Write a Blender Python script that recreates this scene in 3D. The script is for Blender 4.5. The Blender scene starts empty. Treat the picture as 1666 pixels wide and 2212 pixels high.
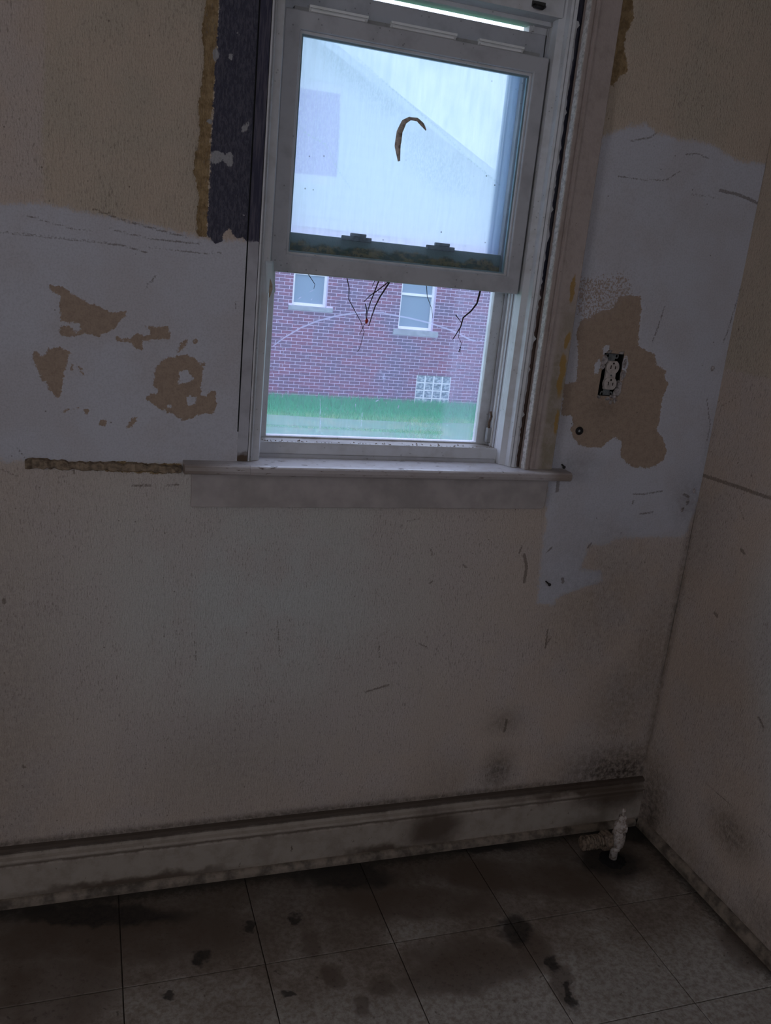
import bpy, math, random
import numpy as np
from mathutils import Matrix, Vector

# ---------------------------------------------------------------- camera, sky, lights, exposure
SC = bpy.context.scene
COL = SC.collection
random.seed(7)
RNG = np.random.default_rng(11)

cam_data = bpy.data.cameras.new('camera')
cam_data.sensor_fit = 'HORIZONTAL'
cam_data.sensor_width = 36.0
cam_data.lens = 36.0 * 1872.91 / 1666.0
cam_data.clip_start = 0.02
cam_data.clip_end = 200.0
cam = bpy.data.objects.new('camera', cam_data)
COL.objects.link(cam)
RIGHT = (0.945888, -0.309836, 0.096423)
DOWN = (0.003838, -0.286446, -0.958089)
FWD = (0.324470, 0.906615, -0.269757)
cam.matrix_world = Matrix(((RIGHT[0], -DOWN[0], -FWD[0], 0.0),
                           (RIGHT[1], -DOWN[1], -FWD[1], -1.8),
                           (RIGHT[2], -DOWN[2], -FWD[2], 1.46),
                           (0, 0, 0, 1)))
SC.camera = cam

world = bpy.data.worlds.new('overcast_sky')
SC.world = world
world.use_nodes = True
_bg = world.node_tree.nodes['Background']
_bg.inputs['Color'].default_value = (0.70, 0.79, 1.0, 1)
_bg.inputs['Strength'].default_value = 2.6

SC.view_settings.view_transform = 'Standard'
SC.view_settings.look = 'None'
SC.view_settings.gamma = 1.0
SC.view_settings.use_curve_mapping = False
SC.view_settings.exposure = 0.0
SC.cycles.use_denoising = True
SC.cycles.max_bounces = 5
SC.cycles.diffuse_bounces = 2
SC.cycles.use_light_tree = False
SC.cycles.transparent_max_bounces = 16
SC.cycles.sample_clamp_indirect = 4.0

# fill lamps added in made-up windows, behind the camera and in the left wall
def fill_lamp(name, loc, rot, w, hgt, energy, col):
    ld = bpy.data.lights.new(name, 'AREA')
    ld.shape = 'RECTANGLE'; ld.size = w; ld.size_y = hgt; ld.energy = energy; ld.color = col
    lo = bpy.data.objects.new(name, ld); COL.objects.link(lo)
    lo.location = loc; lo.rotation_euler = rot
fill_lamp('rear_fill_lamp', (0.25, -3.58, 1.62), (math.radians(90), 0, 0), 1.0, 1.2, 2.3, (1.0, 0.89, 0.76))
fill_lamp('left_fill_lamp', (-2.58, -2.1, 1.60), (math.radians(90), 0, math.radians(-90)), 1.0, 1.2, 6.6, (1.0, 0.89, 0.76))

# ---------------------------------------------------------------- measured outlines, metres (wall: x,z; right wall: y,z)
TAN = [[(-0.0715,1.3698),(-0.0481,1.3647),(-0.0259,1.3536),(-0.0035,1.3409),(0.0193,1.3339),(0.0423,1.3254),(0.0697,1.332),(0.0684,1.32),(0.0569,1.3117),(0.0469,1.296),(0.034,1.2876),(0.0196,1.2791),(-0.0033,1.282),(-0.0316,1.2756),(-0.0513,1.2743),(-0.0526,1.2904),(-0.0372,1.2959),(-0.0358,1.3018),(-0.0526,1.3006),(-0.0511,1.3153),(-0.0524,1.3355),(-0.0523,1.3485),(-0.0661,1.3546)],[(0.1053,1.3062),(0.1202,1.3043),(0.1485,1.3078),(0.1538,1.2822),(0.1373,1.2796),(0.1252,1.2818),(0.1134,1.2749),(0.1,1.2756),(0.1019,1.2574),(0.087,1.261),(0.075,1.2708),(0.0516,1.2723),(0.05,1.2842),(0.0632,1.2776),(0.0807,1.2788),(0.0864,1.2898),(0.0983,1.2891),(0.1028,1.2833),(0.1175,1.2904)],[(-0.1002,1.243),(-0.0933,1.2405),(-0.0878,1.2349),(-0.0767,1.2386),(-0.0738,1.2491),(-0.0542,1.2519),(-0.0373,1.2485),(-0.0288,1.2415),(-0.0373,1.238),(-0.0431,1.2091),(-0.0489,1.1785),(-0.0518,1.157),(-0.0575,1.1521),(-0.0646,1.1609),(-0.073,1.1712),(-0.0771,1.1846),(-0.0855,1.1857),(-0.0896,1.202),(-0.1005,1.2193)],[(0.1487,1.2464),(0.1684,1.2492),(0.1836,1.2548),(0.2023,1.2482),(0.2152,1.2364),(0.2213,1.2399),(0.2193,1.2113),(0.217,1.1889),(0.2176,1.1729),(0.2303,1.1719),(0.2345,1.185),(0.2457,1.1807),(0.25,1.155),(0.2445,1.1352),(0.2222,1.1359),(0.2067,1.1272),(0.1881,1.12),(0.1754,1.1243),(0.1627,1.1335),(0.1471,1.1376),(0.1316,1.1434),(0.1207,1.1524),(0.1084,1.1598),(0.1187,1.1713),(0.1309,1.1719),(0.1338,1.1784),(0.1229,1.1873),(0.1226,1.1998),(0.1266,1.2219),(0.1354,1.2348)],[(0.1683,1.2539),(0.1694,1.2663),(0.1752,1.276),(0.1871,1.286),(0.1831,1.2688),(0.1772,1.2622)],[(0.0194,1.104),(0.0238,1.1152),(0.0341,1.114),(0.0313,1.1012)],[(0.0702,1.0963),(0.0776,1.1093),(0.0834,1.1207),(0.0939,1.1243),(0.0897,1.1098),(0.0807,1.0998)],[(0.1998,1.2761),(0.2009,1.287),(0.2055,1.2873),(0.2044,1.2748)],[(-0.0188,1.2196),(-0.0117,1.2139),(-0.0059,1.196),(-0.0145,1.2062)],[(-0.0491,1.1247),(-0.0447,1.1327),(-0.0375,1.1345),(-0.0404,1.1282)],[(-0.0289,1.1333),(-0.0173,1.1385),(-0.0202,1.1321)],[(-0.0071,1.1343),(0.0016,1.1346),(0.0016,1.1268),(-0.0057,1.125)],[(-0.0331,1.2097),(-0.0311,1.2219),(-0.0288,1.2205),(-0.03,1.2099)],[(1.0743,1.3882),(1.0985,1.3974),(1.1215,1.4139),(1.151,1.4199),(1.167,1.4508),(1.2194,1.4551),(1.2292,1.4298),(1.2317,1.3847),(1.2387,1.3394),(1.2637,1.3294),(1.2881,1.3232),(1.2976,1.3003),(1.3288,1.2864),(1.3284,1.2665),(1.345,1.2555),(1.3353,1.235),(1.3345,1.1946),(1.3361,1.154),(1.3325,1.1374),(1.3551,1.1217),(1.3767,1.089),(1.3686,1.0594),(1.3336,1.0418),(1.2854,1.0429),(1.2534,1.0609),(1.2416,1.073),(1.239,1.1098),(1.2143,1.1171),(1.1983,1.1045),(1.1869,1.0919),(1.1554,1.089),(1.1228,1.0941),(1.1014,1.1135),(1.0891,1.1329),(1.098,1.1451),(1.0909,1.1606),(1.0829,1.1681),(1.0595,1.1633),(1.055,1.2404),(1.0868,1.2459),(1.0817,1.299),(1.0661,1.3617)]]
INSET = [[(-0.0358,1.3004),(-0.0175,1.3032),(-0.0161,1.2885),(-0.026,1.2849),(-0.0344,1.2902)],[(0.1755,1.2199),(0.1877,1.2238),(0.2022,1.2072),(0.1933,1.1972),(0.1717,1.1945),(0.1726,1.2135)],[(0.188,1.1683),(0.1988,1.172),(0.21,1.1661),(0.2073,1.1531),(0.1917,1.1524)],[(0.1543,1.1555),(0.1608,1.1446),(0.1516,1.1442)],[(1.1417,1.3254),(1.1487,1.3362),(1.1586,1.3362),(1.1619,1.3267),(1.1524,1.317),(1.1439,1.3139)],[(1.2013,1.3017),(1.2122,1.3168),(1.2197,1.2948),(1.2152,1.2627),(1.2088,1.2557)],[(1.1273,1.2894),(1.1406,1.3072),(1.1447,1.2773),(1.1402,1.2692),(1.1312,1.2687)]]
SKIM = [[(-0.6071,1.4308),(-0.5517,1.47),(-0.4451,1.4673),(-0.3385,1.4984),(-0.2442,1.4938),(-0.1532,1.504),(-0.079,1.5124),(0.0387,1.5009),(0.1148,1.4948),(0.2115,1.4809),(0.2385,1.4793),(0.367,1.4923),(0.3669,1.0294),(0.1817,1.0263),(0.0799,1.0221),(-0.0008,1.0252),(-0.1132,1.0273),(-0.2131,1.0222),(-0.4025,1.0071),(-0.534,1.026),(-0.6199,1.011),(-0.6151,1.2086)],[(1.0549,1.7784),(1.1163,1.8074),(1.1605,1.8192),(1.1903,1.8043),(1.2206,1.8055),(1.2529,1.7992),(1.3022,1.8028),(1.3385,1.7998),(1.3774,1.7881),(1.417,1.7762),(1.548,1.7784),(1.6162,1.531),(1.4816,0.8593),(1.3598,0.86),(1.2702,0.8568),(1.2489,0.8396),(1.192,0.8401),(1.1914,0.8142),(1.1797,0.7746),(1.2431,0.7696),(1.2523,0.7428),(1.2033,0.7262),(1.1356,0.7053),(1.1159,0.6794),(1.0725,0.6858),(1.072,0.7296),(1.0653,0.7951),(1.061,0.9),(1.0551,0.9508),(1.0417,1.0318),(1.0387,1.4797)]]
FUZZ = [[(1.0594,1.4708),(1.1678,1.4912),(1.1836,1.4558),(1.1677,1.4471),(1.1517,1.4162),(1.1143,1.406),(1.0835,1.3851),(1.0649,1.4168)]]
UTAN = [[(-0.0746,1.988),(-0.0743,1.7752),(-0.0799,1.6617),(-0.079,1.5124),(-0.0351,1.5052),(0.0387,1.5009),(0.1148,1.4948),(0.2115,1.4809),(0.2473,1.4846),(0.2218,2.0475)],[(0.9754,2.1988),(1.6661,2.3374),(1.8379,1.8146),(1.548,1.7784),(1.417,1.7762),(1.3774,1.7881),(1.3385,1.7998),(1.3022,1.8028),(1.2529,1.7992),(1.2206,1.8055),(1.1903,1.8043),(1.1605,1.8192),(1.1163,1.8074),(1.0549,1.7784)]]
BROWN = [[(0.1959,2.0423),(0.1993,1.8959),(0.1937,1.8493),(0.1993,1.8117),(0.1997,1.7805),(0.1978,1.7645),(0.192,1.716),(0.1972,1.6683),(0.1898,1.6346),(0.1876,1.6013),(0.1999,1.5525),(0.1959,1.518),(0.2007,1.4841),(0.2194,1.4852),(0.2174,1.6628),(0.2234,1.7842),(0.2234,1.9001),(0.2218,2.0475)],[(1.012,2.2061),(1.0458,2.2129),(1.079,2.0497),(1.0892,2.0164),(1.0777,1.988),(1.0762,1.961),(1.0933,1.9278),(1.0934,1.9096),(1.0774,1.9026),(1.0653,1.8817),(1.0463,1.8843)],[(-0.1132,1.0301),(-0.0962,1.0324),(-0.062,1.0209),(-0.0008,1.0252),(0.0616,1.0305),(0.1257,1.0251),(0.1835,1.0294),(0.1842,1.0075),(0.1262,1.0044),(0.0529,1.0069),(-0.0008,1.0107),(-0.062,1.0124),(-0.1134,1.0188)]]
DARK = [[(0.2234,2.0478),(0.2234,1.9001),(0.2226,1.8232),(0.22,1.744),(0.22,1.6632),(0.2175,1.4859),(0.2221,1.4829),(0.2351,1.4728),(0.2457,1.4783),(0.2505,1.4936),(0.259,1.5049),(0.2667,1.4953),(0.2762,1.4884),(0.287,1.4912),(0.2947,1.485),(0.3168,1.4863),(0.3577,1.4905),(0.3209,2.0674)]]
SPOTS = [[(0.218,1.6257),(0.2214,1.6398),(0.2331,1.6438),(0.2465,1.6393),(0.2568,1.6456),(0.2626,1.6364),(0.2608,1.6186),(0.2527,1.6201),(0.2417,1.6287),(0.2289,1.6184)],[(0.2749,1.6828),(0.2781,1.698),(0.2871,1.703),(0.2914,1.6974),(0.2842,1.6841)],[(0.2451,1.8088),(0.2473,1.815),(0.2539,1.8125),(0.2504,1.8061)],[(0.2172,1.7997),(0.2154,1.8134),(0.2213,1.8226),(0.2269,1.8129),(0.2225,1.7958)],[(0.2102,1.6911),(0.216,1.7065),(0.2192,1.6923),(0.2155,1.687)],[(0.284,1.5318),(0.2893,1.5349),(0.291,1.5304)],[(0.2585,1.8508),(0.2609,1.8547),(0.2619,1.8502)]]
CRACKS = [([(-0.1543,1.4551),(-0.1016,1.4551),(-0.0423,1.4543),(0.0184,1.4548),(0.0635,1.4522),(0.0865,1.4473),(0.1039,1.4441)],0.0012),([(-0.1091,1.4885),(-0.0666,1.4808),(-0.0259,1.4727),(0.0072,1.4719)],0.0008),([(0.035,1.4804),(0.0803,1.4738),(0.1149,1.4702),(0.1499,1.4695),(0.2062,1.4708)],0.0008),([(0.1036,1.4548),(0.1444,1.4545),(0.2099,1.4521),(0.2461,1.4571)],0.0007),([(0.007,1.5122),(0.0459,1.5026),(0.0742,1.4959),(0.1029,1.4918),(0.1377,1.4855),(0.179,1.4797)],0.0012),([(0.1223,1.4028),(0.1152,1.3904),(0.1066,1.3838),(0.1053,1.3748)],0.0008),([(0.2779,1.3712),(0.2804,1.3529)],0.0008),([(-0.1322,1.0519),(-0.1184,1.0335)],0.0008),([(-0.029,1.01),(-0.0246,1.0004)],0.002),([(0.0858,0.9793),(0.1231,0.9798)],0.002),([(0.1514,0.9802),(0.1799,0.9823)],0.0012),([(1.1095,1.705),(1.1839,1.7059),(1.2379,1.7124),(1.2679,1.7354)],0.0008),([(1.3858,1.7075),(1.4345,1.7047),(1.4738,1.6977),(1.4981,1.6917)],0.003),([(1.2771,1.7723),(1.308,1.7763),(1.3379,1.7705)],0.0012),([(1.3101,1.6902),(1.3827,1.6901)],0.001),([(1.1281,1.7798),(1.1789,1.7946),(1.1902,1.8055)],0.0012),([(1.5201,1.5301),(1.4992,1.4975),(1.4869,1.3913),(1.4791,1.363)],0.0012),([(1.4634,1.2249),(1.4889,1.1596),(1.4889,1.1176)],0.0012),([(1.2995,0.9735),(1.3284,0.9739),(1.3851,0.9831)],0.0015),([(1.3294,0.9222),(1.3677,0.9267)],0.0018),([(1.303,0.9565),(1.3023,0.9479)],0.002),([(1.0786,0.8242),(1.0906,0.8348)],0.0018),([(1.4516,0.9752),(1.4682,0.9688)],0.003),([(1.1935,0.8316),(1.2006,0.8446)],0.002),([(1.0165,0.8165),(1.0287,0.7822),(1.0279,0.7434)],0.0035),([(1.0024,0.8209),(1.0065,0.8377)],0.002),([(1.2918,1.4347),(1.2813,1.3768),(1.2733,1.3493)],0.0012),([(1.1152,0.6117),(1.1171,0.5598)],0.002),([(1.1203,0.5726),(1.1279,0.5917)],0.0015),([(0.6396,0.4676),(0.6977,0.4824)],0.002),([(0.2249,0.6225),(0.2318,0.5712)],0.0009),([(0.4103,0.6654),(0.4206,0.5722)],0.0008),([(0.6595,0.6015),(0.6662,0.5586)],0.0012),([(0.7642,0.5902),(0.7901,0.5766)],0.0015),([(0.7655,0.8347),(0.7735,0.8172)],0.0015),([(0.8546,0.7925),(0.8653,0.7852)],0.002),([(0.7736,0.7468),(0.7802,0.7514)],0.002),([(-0.1721,1.0138),(-0.1307,0.994)],0.0009),([(1.1345,0.7505),(1.1373,0.7417)],0.004),([(-0.1629,0.7343),(-0.1622,0.7271)],0.003),([(-0.132,0.3429),(-0.1293,0.3392)],0.003),([(1.0781,1.0036),(1.0795,0.9803)],0.004),([(1.0368,0.3592),(1.0351,0.3253)],0.003),([(0.6997,0.9034),(0.728,0.9068)],0.001)]
GRIME = [(1.3855,0.3799,0.112,0.166,0.35),(1.4062,0.161,0.179,0.097,0.75),(1.2926,0.1291,0.255,0.038,0.5),(1.0311,0.3529,0.053,0.039,0.35),(1.032,0.2081,0.047,0.062,0.55),(1.448,0.4737,0.097,0.299,0.3),(0.8829,0.1757,0.086,0.09,0.2),(0.3013,0.2917,0.231,0.158,0.15),(0.809,0.1427,0.305,0.033,0.25),(1.473,0.9603,0.063,0.081,0.25),(1.2597,0.6965,0.177,0.219,0.25),(-0.1769,0.4097,0.135,0.611,0.2),(0.4467,0.0939,0.802,0.046,0.3),(1.1275,1.0509,0.07,0.028,0.2),(1.0568,1.3779,0.023,0.219,0.15),(1.1729,1.1892,0.043,0.027,0.22)]
GREENISH = [(0.3637,0.7346,0.481,0.394)]
R_GREY = [[(-0.2888,1.0536),(-0.2328,0.9929),(-0.2461,0.8358),(-0.2996,0.6804),(-0.3196,0.4447),(-0.3539,0.3642),(-0.4183,0.3309),(-0.534,0.3385)]]
R_SKIM = [[(0.0153,1.8354),(-0.0387,1.8302),(-0.131,1.5258),(-0.0844,1.4818),(-0.0768,1.3514),(-0.0284,1.2084),(-0.014,1.0506),(0.0293,1.0399),(0.0406,1.4065)]]
R_CRACKS = [([(0.0044,1.0268),(-0.0528,1.0287),(-0.1423,1.0317),(-0.1877,1.0319),(-0.2622,1.035),(-0.3616,1.0354),(-0.4509,1.0407)],0.004),([(-0.0284,1.4065),(0.0036,1.3559)],0.001),([(-0.0652,1.2853),(0.0118,1.1996),(0.0057,1.1166),(0.008,1.0389)],0.001),([(-0.0623,1.237),(-0.0167,1.2088),(-0.0156,1.1921)],0.0012),([(-0.1496,0.9885),(-0.1758,0.9593)],0.0012),([(-0.1859,0.888),(-0.1986,0.8841)],0.004),([(-0.1451,0.7044),(-0.1558,0.7001)],0.004),([(-0.1142,1.0858),(-0.1173,1.0947)],0.002),([(-0.166,1.0663),(-0.1701,1.0714)],0.002),([(0.0451,0.7053),(-0.0674,0.7036)],0.001),([(-0.1561,0.2717),(-0.473,0.2818)],0.001),([(-0.3581,0.529),(-0.3776,0.5157)],0.0025)]
R_GRIME = [(-0.0475,0.077,0.111,0.155,0.6),(-0.3574,0.2104,0.085,0.059,0.5),(-0.5127,0.0707,0.097,0.077,0.35),(-0.2255,0.0434,0.181,0.075,0.3),(-0.2582,0.5367,0.261,0.331,0.12),(-0.0111,0.8756,0.105,0.179,0.2)]
S_ARC = [(0.3843,1.268),(0.4101,1.2899),(0.4462,1.3143),(0.483,1.3316),(0.5205,1.3445),(0.5587,1.3539),(0.5976,1.3596),(0.6373,1.3618),(0.6241,1.3598),(0.6442,1.3595),(0.6955,1.3549),(0.748,1.3474),(0.7912,1.3381),(0.8244,1.3288),(0.8585,1.3156),(0.8739,1.3137)]
S_SCR = [[(0.382,1.2293),(0.388,1.2231)],[(0.3786,1.2226),(0.3858,1.2276)],[(0.3865,1.2166),(0.3887,1.2111)],[(0.3935,1.3286),(0.3949,1.3215)],[(0.4102,1.2309),(0.4117,1.2217)],[(0.4623,1.1707),(0.4707,1.1625)],[(0.437,1.1865),(0.4462,1.1785)],[(0.6374,1.1576),(0.6433,1.1609)],[(0.6428,1.2369),(0.6448,1.2273)],[(0.6566,1.2329),(0.6634,1.2265)],[(0.4593,1.3931),(0.4694,1.3976)],[(0.4352,1.3759),(0.4432,1.381)],[(0.4644,1.3756),(0.4678,1.3804)],[(0.4325,1.3197),(0.439,1.3211)],[(0.5904,1.1349),(0.588,1.1505)],[(0.5083,1.0826),(0.5033,1.1583)],[(0.607,1.1317),(0.6073,1.096)],[(0.5177,1.1396),(0.5221,1.134)],[(0.6415,1.1785),(0.6473,1.1827)],[(0.4056,1.2713),(0.4101,1.2605),(0.4099,1.2494)],[(0.4676,1.2567),(0.4673,1.2474)],[(0.482,1.2445),(0.4815,1.2379)],[(0.6434,1.2273),(0.6504,1.218),(0.6502,1.2102)],[(0.6511,1.2219),(0.6551,1.2124)],[(0.6468,1.2139),(0.6531,1.2123)],[(0.6571,1.2329),(0.664,1.2265)],[(0.6726,1.2231),(0.6785,1.2156)],[(0.7071,1.2113),(0.714,1.2057)],[(0.6573,1.191),(0.6665,1.1817)],[(0.6417,1.1824),(0.6484,1.1768)],[(0.6951,1.1771),(0.698,1.1703)],[(0.6379,1.1586),(0.6437,1.1619)],[(0.8503,1.3277),(0.8557,1.3203)],[(0.8826,1.3143),(0.8987,1.3163)],[(0.8867,1.3165),(0.8905,1.3207)],[(0.7902,1.2077),(0.794,1.2119)],[(0.6935,1.1433),(0.6958,1.1513)],[(0.7647,1.3044),(0.7671,1.3104)]]
S_STRIP = [(0.8091,1.447),(0.8088,1.3423),(0.8118,1.1727),(0.8124,1.0621),(0.8883,1.0602),(0.9041,1.27),(0.9027,1.4342),(0.8628,1.4422)]
S_STRIP2 = [(0.8112,1.4472),(0.814,1.3426),(0.8193,1.1649),(0.8367,1.1657),(0.8289,1.3437),(0.8216,1.4481)]
S_REFL_BAND = [(0.3698,1.117),(0.4801,1.1147),(0.6006,1.1126),(0.7688,1.112),(0.9005,1.1149),(0.9131,1.0227),(0.3588,1.0095)]
S_BAND2 = [(0.3714,1.0893),(0.482,1.0885),(0.603,1.0869),(0.8155,1.085),(0.8147,1.0922),(0.6025,1.0918),(0.4817,1.0934),(0.3712,1.0932)]
F_RECT = [(0.3901,1.7918),(0.486,1.793),(0.4906,1.7168),(0.4926,1.6337),(0.3995,1.6296)]
F_LINES = [[(0.5163,1.8656),(0.5671,1.8357),(0.6126,1.8107),(0.6545,1.7871),(0.723,1.7481),(0.7827,1.7091),(0.8682,1.6619)],[(0.3986,1.7271),(0.4203,1.7089),(0.4628,1.6933),(0.4866,1.6584),(0.5104,1.6284),(0.5238,1.6161)]]
F_GREY = [[(0.4395,1.875),(0.4691,1.8671),(0.4971,1.8484),(0.5374,1.8312),(0.601,1.8036),(0.623,1.7718),(0.5729,1.7782),(0.5089,1.8164),(0.4626,1.8404)],[(0.6166,1.752),(0.6819,1.7334),(0.7731,1.6984),(0.8038,1.6348),(0.7034,1.6423),(0.6452,1.6822)]]
VINE = {'t1': [(0.6367,1.429),(0.6182,1.3965),(0.6086,1.3738),(0.6029,1.3512),(0.598,1.3305)],'t2': [(0.6327,1.4287),(0.611,1.4096),(0.5945,1.3973),(0.5813,1.3825)],'t3': [(0.6119,1.4305),(0.6037,1.4044),(0.5962,1.3801),(0.5921,1.3615),(0.5915,1.3467)],'t3b': [(0.6022,1.4296),(0.5976,1.4166)],'t4': [(0.5856,1.3783),(0.5898,1.3649),(0.5892,1.3502),(0.592,1.3412),(0.5887,1.3354),(0.5822,1.3201),(0.5782,1.3106)],'t5': [(0.5383,1.4294),(0.545,1.4085),(0.5461,1.3851),(0.5628,1.361),(0.5785,1.3384),(0.5884,1.3169),(0.5838,1.2923),(0.5803,1.2771),(0.5759,1.2712)],'t6': [(0.4505,1.4304),(0.467,1.4107),(0.4649,1.4008)],'t7': [(0.8604,1.4259),(0.8564,1.4009),(0.8439,1.3828),(0.826,1.3662),(0.8224,1.3448),(0.813,1.3269),(0.8061,1.3148)],'t7b': [(0.8063,1.3713),(0.8232,1.3545)],'t7c': [(0.8224,1.3448),(0.8208,1.3409),(0.8201,1.3216),(0.8295,1.3067),(0.8276,1.2969),(0.8303,1.2844)],'t8': [(0.7267,1.4286),(0.7314,1.4058),(0.7459,1.379),(0.7504,1.3586)]}
LEAF = [(0.6099,1.6755),(0.6022,1.7041),(0.6024,1.7308),(0.6094,1.7504),(0.6207,1.7581),(0.6375,1.7587),(0.652,1.7503),(0.6614,1.7424)]
TAPE = [(0.3357,1.4501),(0.3516,1.4516),(0.3597,1.3905),(0.3405,1.3879)]
TEAR = [(0.3463,1.4174),(0.3517,1.4055),(0.3527,1.3963),(0.3488,1.3825),(0.3459,1.3781),(0.3456,1.3926)]
F_BLACK = [(0.607,-0.073,0.139,0.054,-0.196),(1.323,-0.157,0.096,0.074,-0.192),(0.954,-0.332,0.043,0.059,-0.208),(1.419,-0.052,0.096,0.053,-0.185),(0.989,-0.447,0.015,0.029,-0.215),(0.987,-0.531,0.012,0.042,-0.22),(0.229,-0.261,0.025,0.021,-0.213),(0.397,-0.399,0.017,0.012,-0.22),(0.35,-0.197,0.012,0.017,-0.207),(0.458,-0.19,0.017,0.015,-0.206),(0.023,-0.085,0.222,0.038,-0.205),(0.164,-0.347,0.015,0.009,-0.22),(0.95,-0.02,0.19,0.023,-0.188)]
F_BROWN = [(0.81,-0.401,0.158,0.08,-0.214),(0.729,-0.436,0.112,0.05,-0.218),(0.598,-0.42,0.04,0.032,-0.218),(0.965,-0.393,0.055,0.084,-0.212),(0.471,-0.273,0.027,0.055,-0.211),(0.499,-0.372,0.024,0.037,-0.217),(0.536,-0.455,0.025,0.028,-0.222),(0.061,-0.157,0.326,0.096,-0.209),(0.753,-0.197,0.227,0.063,-0.202),(1.484,-0.504,0.082,0.087,-0.212),(1.136,-0.19,0.173,0.069,-0.197),(0.964,-0.138,0.146,0.07,-0.196),(-0.059,-0.286,0.144,0.104,-0.219),(0.981,-0.492,0.031,0.077,-0.218)]

# ---------------------------------------------------------------- helpers
def nd(nt, typ, ins=None, **props):
    n = nt.nodes.new('ShaderNode' + typ)
    for k, v in props.items():
        setattr(n, k, v)
    for k, v in (ins or {}).items():
        s = n.inputs[k]
        if isinstance(v, bpy.types.NodeSocket):
            nt.links.new(v, s)
        else:
            if isinstance(v, (tuple, list)) and len(v) == 3 and s.type == 'RGBA':
                v = (*v, 1)
            s.default_value = v
    return n

class M:
    """a procedural material under construction"""
    def __init__(self, name, rough=0.75, spec=0.25):
        self.m = bpy.data.materials.new(name); self.m.use_nodes = True
        self.nt = self.m.node_tree
        self.b = self.nt.nodes['Principled BSDF']; self.out = self.nt.nodes['Material Output']
        self.b.inputs['Roughness'].default_value = rough
        self.b.inputs['Specular IOR Level'].default_value = spec
        self.pos = nd(self.nt, 'NewGeometry').outputs['Position']
    def noise(self, scale, detail=3.0, rough=0.55, stretch=None, dist=0.0):
        v = self.pos
        if stretch:
            v = nd(self.nt, 'Mapping', {'Vector': v, 'Scale': stretch}).outputs[0]
        return nd(self.nt, 'TexNoise', {'Vector': v, 'Scale': scale, 'Detail': detail, 'Roughness': rough, 'Distortion': dist}).outputs['Fac']
    def math(self, op, a, b=0.5, c=None):
        i = {0: a, 1: b}
        if c is not None: i[2] = c
        return nd(self.nt, 'Math', i, operation=op).outputs[0]
    def ramp(self, v, lo, hi, a=0.0, b=1.0):
        return nd(self.nt, 'MapRange', {'Value': v, 'From Min': lo, 'From Max': hi, 'To Min': a, 'To Max': b}, interpolation_type='SMOOTHSTEP').outputs['Result']
    def attr(self, name):
        return nd(self.nt, 'Attribute', attribute_name=name).outputs['Fac']
    def mask(self, name, n, amp, w):
        s = self.math('ADD', self.attr(name), self.math('MULTIPLY', self.math('SUBTRACT', n, 0.5), amp))
        return self.ramp(s, -w, w)
    def mix(self, f, a, b, blend='MIX'):
        return nd(self.nt, 'Mix', {0: f, 6: a, 7: b}, data_type='RGBA', blend_type=blend).outputs[2]
    def sep(self, k):
        return nd(self.nt, 'SeparateXYZ', {0: self.pos}).outputs[k]
    def color(self, c):
        if isinstance(c, bpy.types.NodeSocket): self.nt.links.new(c, self.b.inputs['Base Color'])
        else: self.b.inputs['Base Color'].default_value = (*c, 1)
        return self
    def bump(self, h, strength=0.4, dist=0.002):
        n = nd(self.nt, 'Bump', {'Height': h, 'Strength': strength, 'Distance': dist})
        self.nt.links.new(n.outputs[0], self.b.inputs['Normal']); return self
    def ellipse(self, cx, cy, rx, ry, ang, warp=None, plane='xy', soft=0.55):
        v = warp if warp is not None else self.pos
        loc = (cx, cy, 0) if plane == 'xy' else (cx, 0, cy)
        sc = (rx, ry, 1e6) if plane == 'xy' else (rx, 1e6, ry)
        rot = (0, 0, ang) if plane == 'xy' else (0, ang, 0)
        p = nd(self.nt, 'Mapping', {'Vector': v, 'Location': loc, 'Rotation': rot, 'Scale': sc}, vector_type='TEXTURE').outputs[0]
        l = nd(self.nt, 'VectorMath', {0: p}, operation='LENGTH').outputs['Value']
        return self.ramp(l, 1.15, soft)
    def warp(self, scale, amt):
        n = nd(self.nt, 'TexNoise', {'Vector': self.pos, 'Scale': scale, 'Detail': 3.0, 'Roughness': 0.65}).outputs['Color']
        d = nd(self.nt, 'VectorMath', {0: n, 1: (0.5, 0.5, 0.5)}, operation='SUBTRACT').outputs[0]
        d = nd(self.nt, 'VectorMath', {0: d, 3: amt}, operation='SCALE').outputs[0]
        return nd(self.nt, 'VectorMath', {0: self.pos, 1: d}, operation='ADD').outputs[0]

def simple(name, c, rough=0.7, var=0.2, scale=40.0, stretch=None, bump=0.0, spec=0.25, c2=None, lo=0.35, hi=0.7):
    m = M(name, rough, spec)
    n = m.noise(scale, 4.0, 0.6, stretch)
    c2 = c2 or tuple(v * (1 - var * 2) for v in c)
    m.color(m.mix(m.ramp(n, lo, hi), c, c2))
    if bump: m.bump(n, bump, 0.002)
    return m.m

def base_of(o):
    v = Vector((0, 0, 0))
    while o is not None:
        v = v + o.location; o = o.parent
    return v

def link(name, me, mat, parent=None, smooth=False, bevel=0.0, seg=2):
    if mat is not None and not me.materials: me.materials.append(mat)
    if smooth: me.shade_smooth()
    o = bpy.data.objects.new(name, me); COL.objects.link(o)
    if parent is not None: o.parent = parent
    if bevel:
        b = o.modifiers.new('bevel', 'BEVEL'); b.width = bevel; b.segments = seg; b.limit_method = 'ANGLE'
    return o

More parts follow.
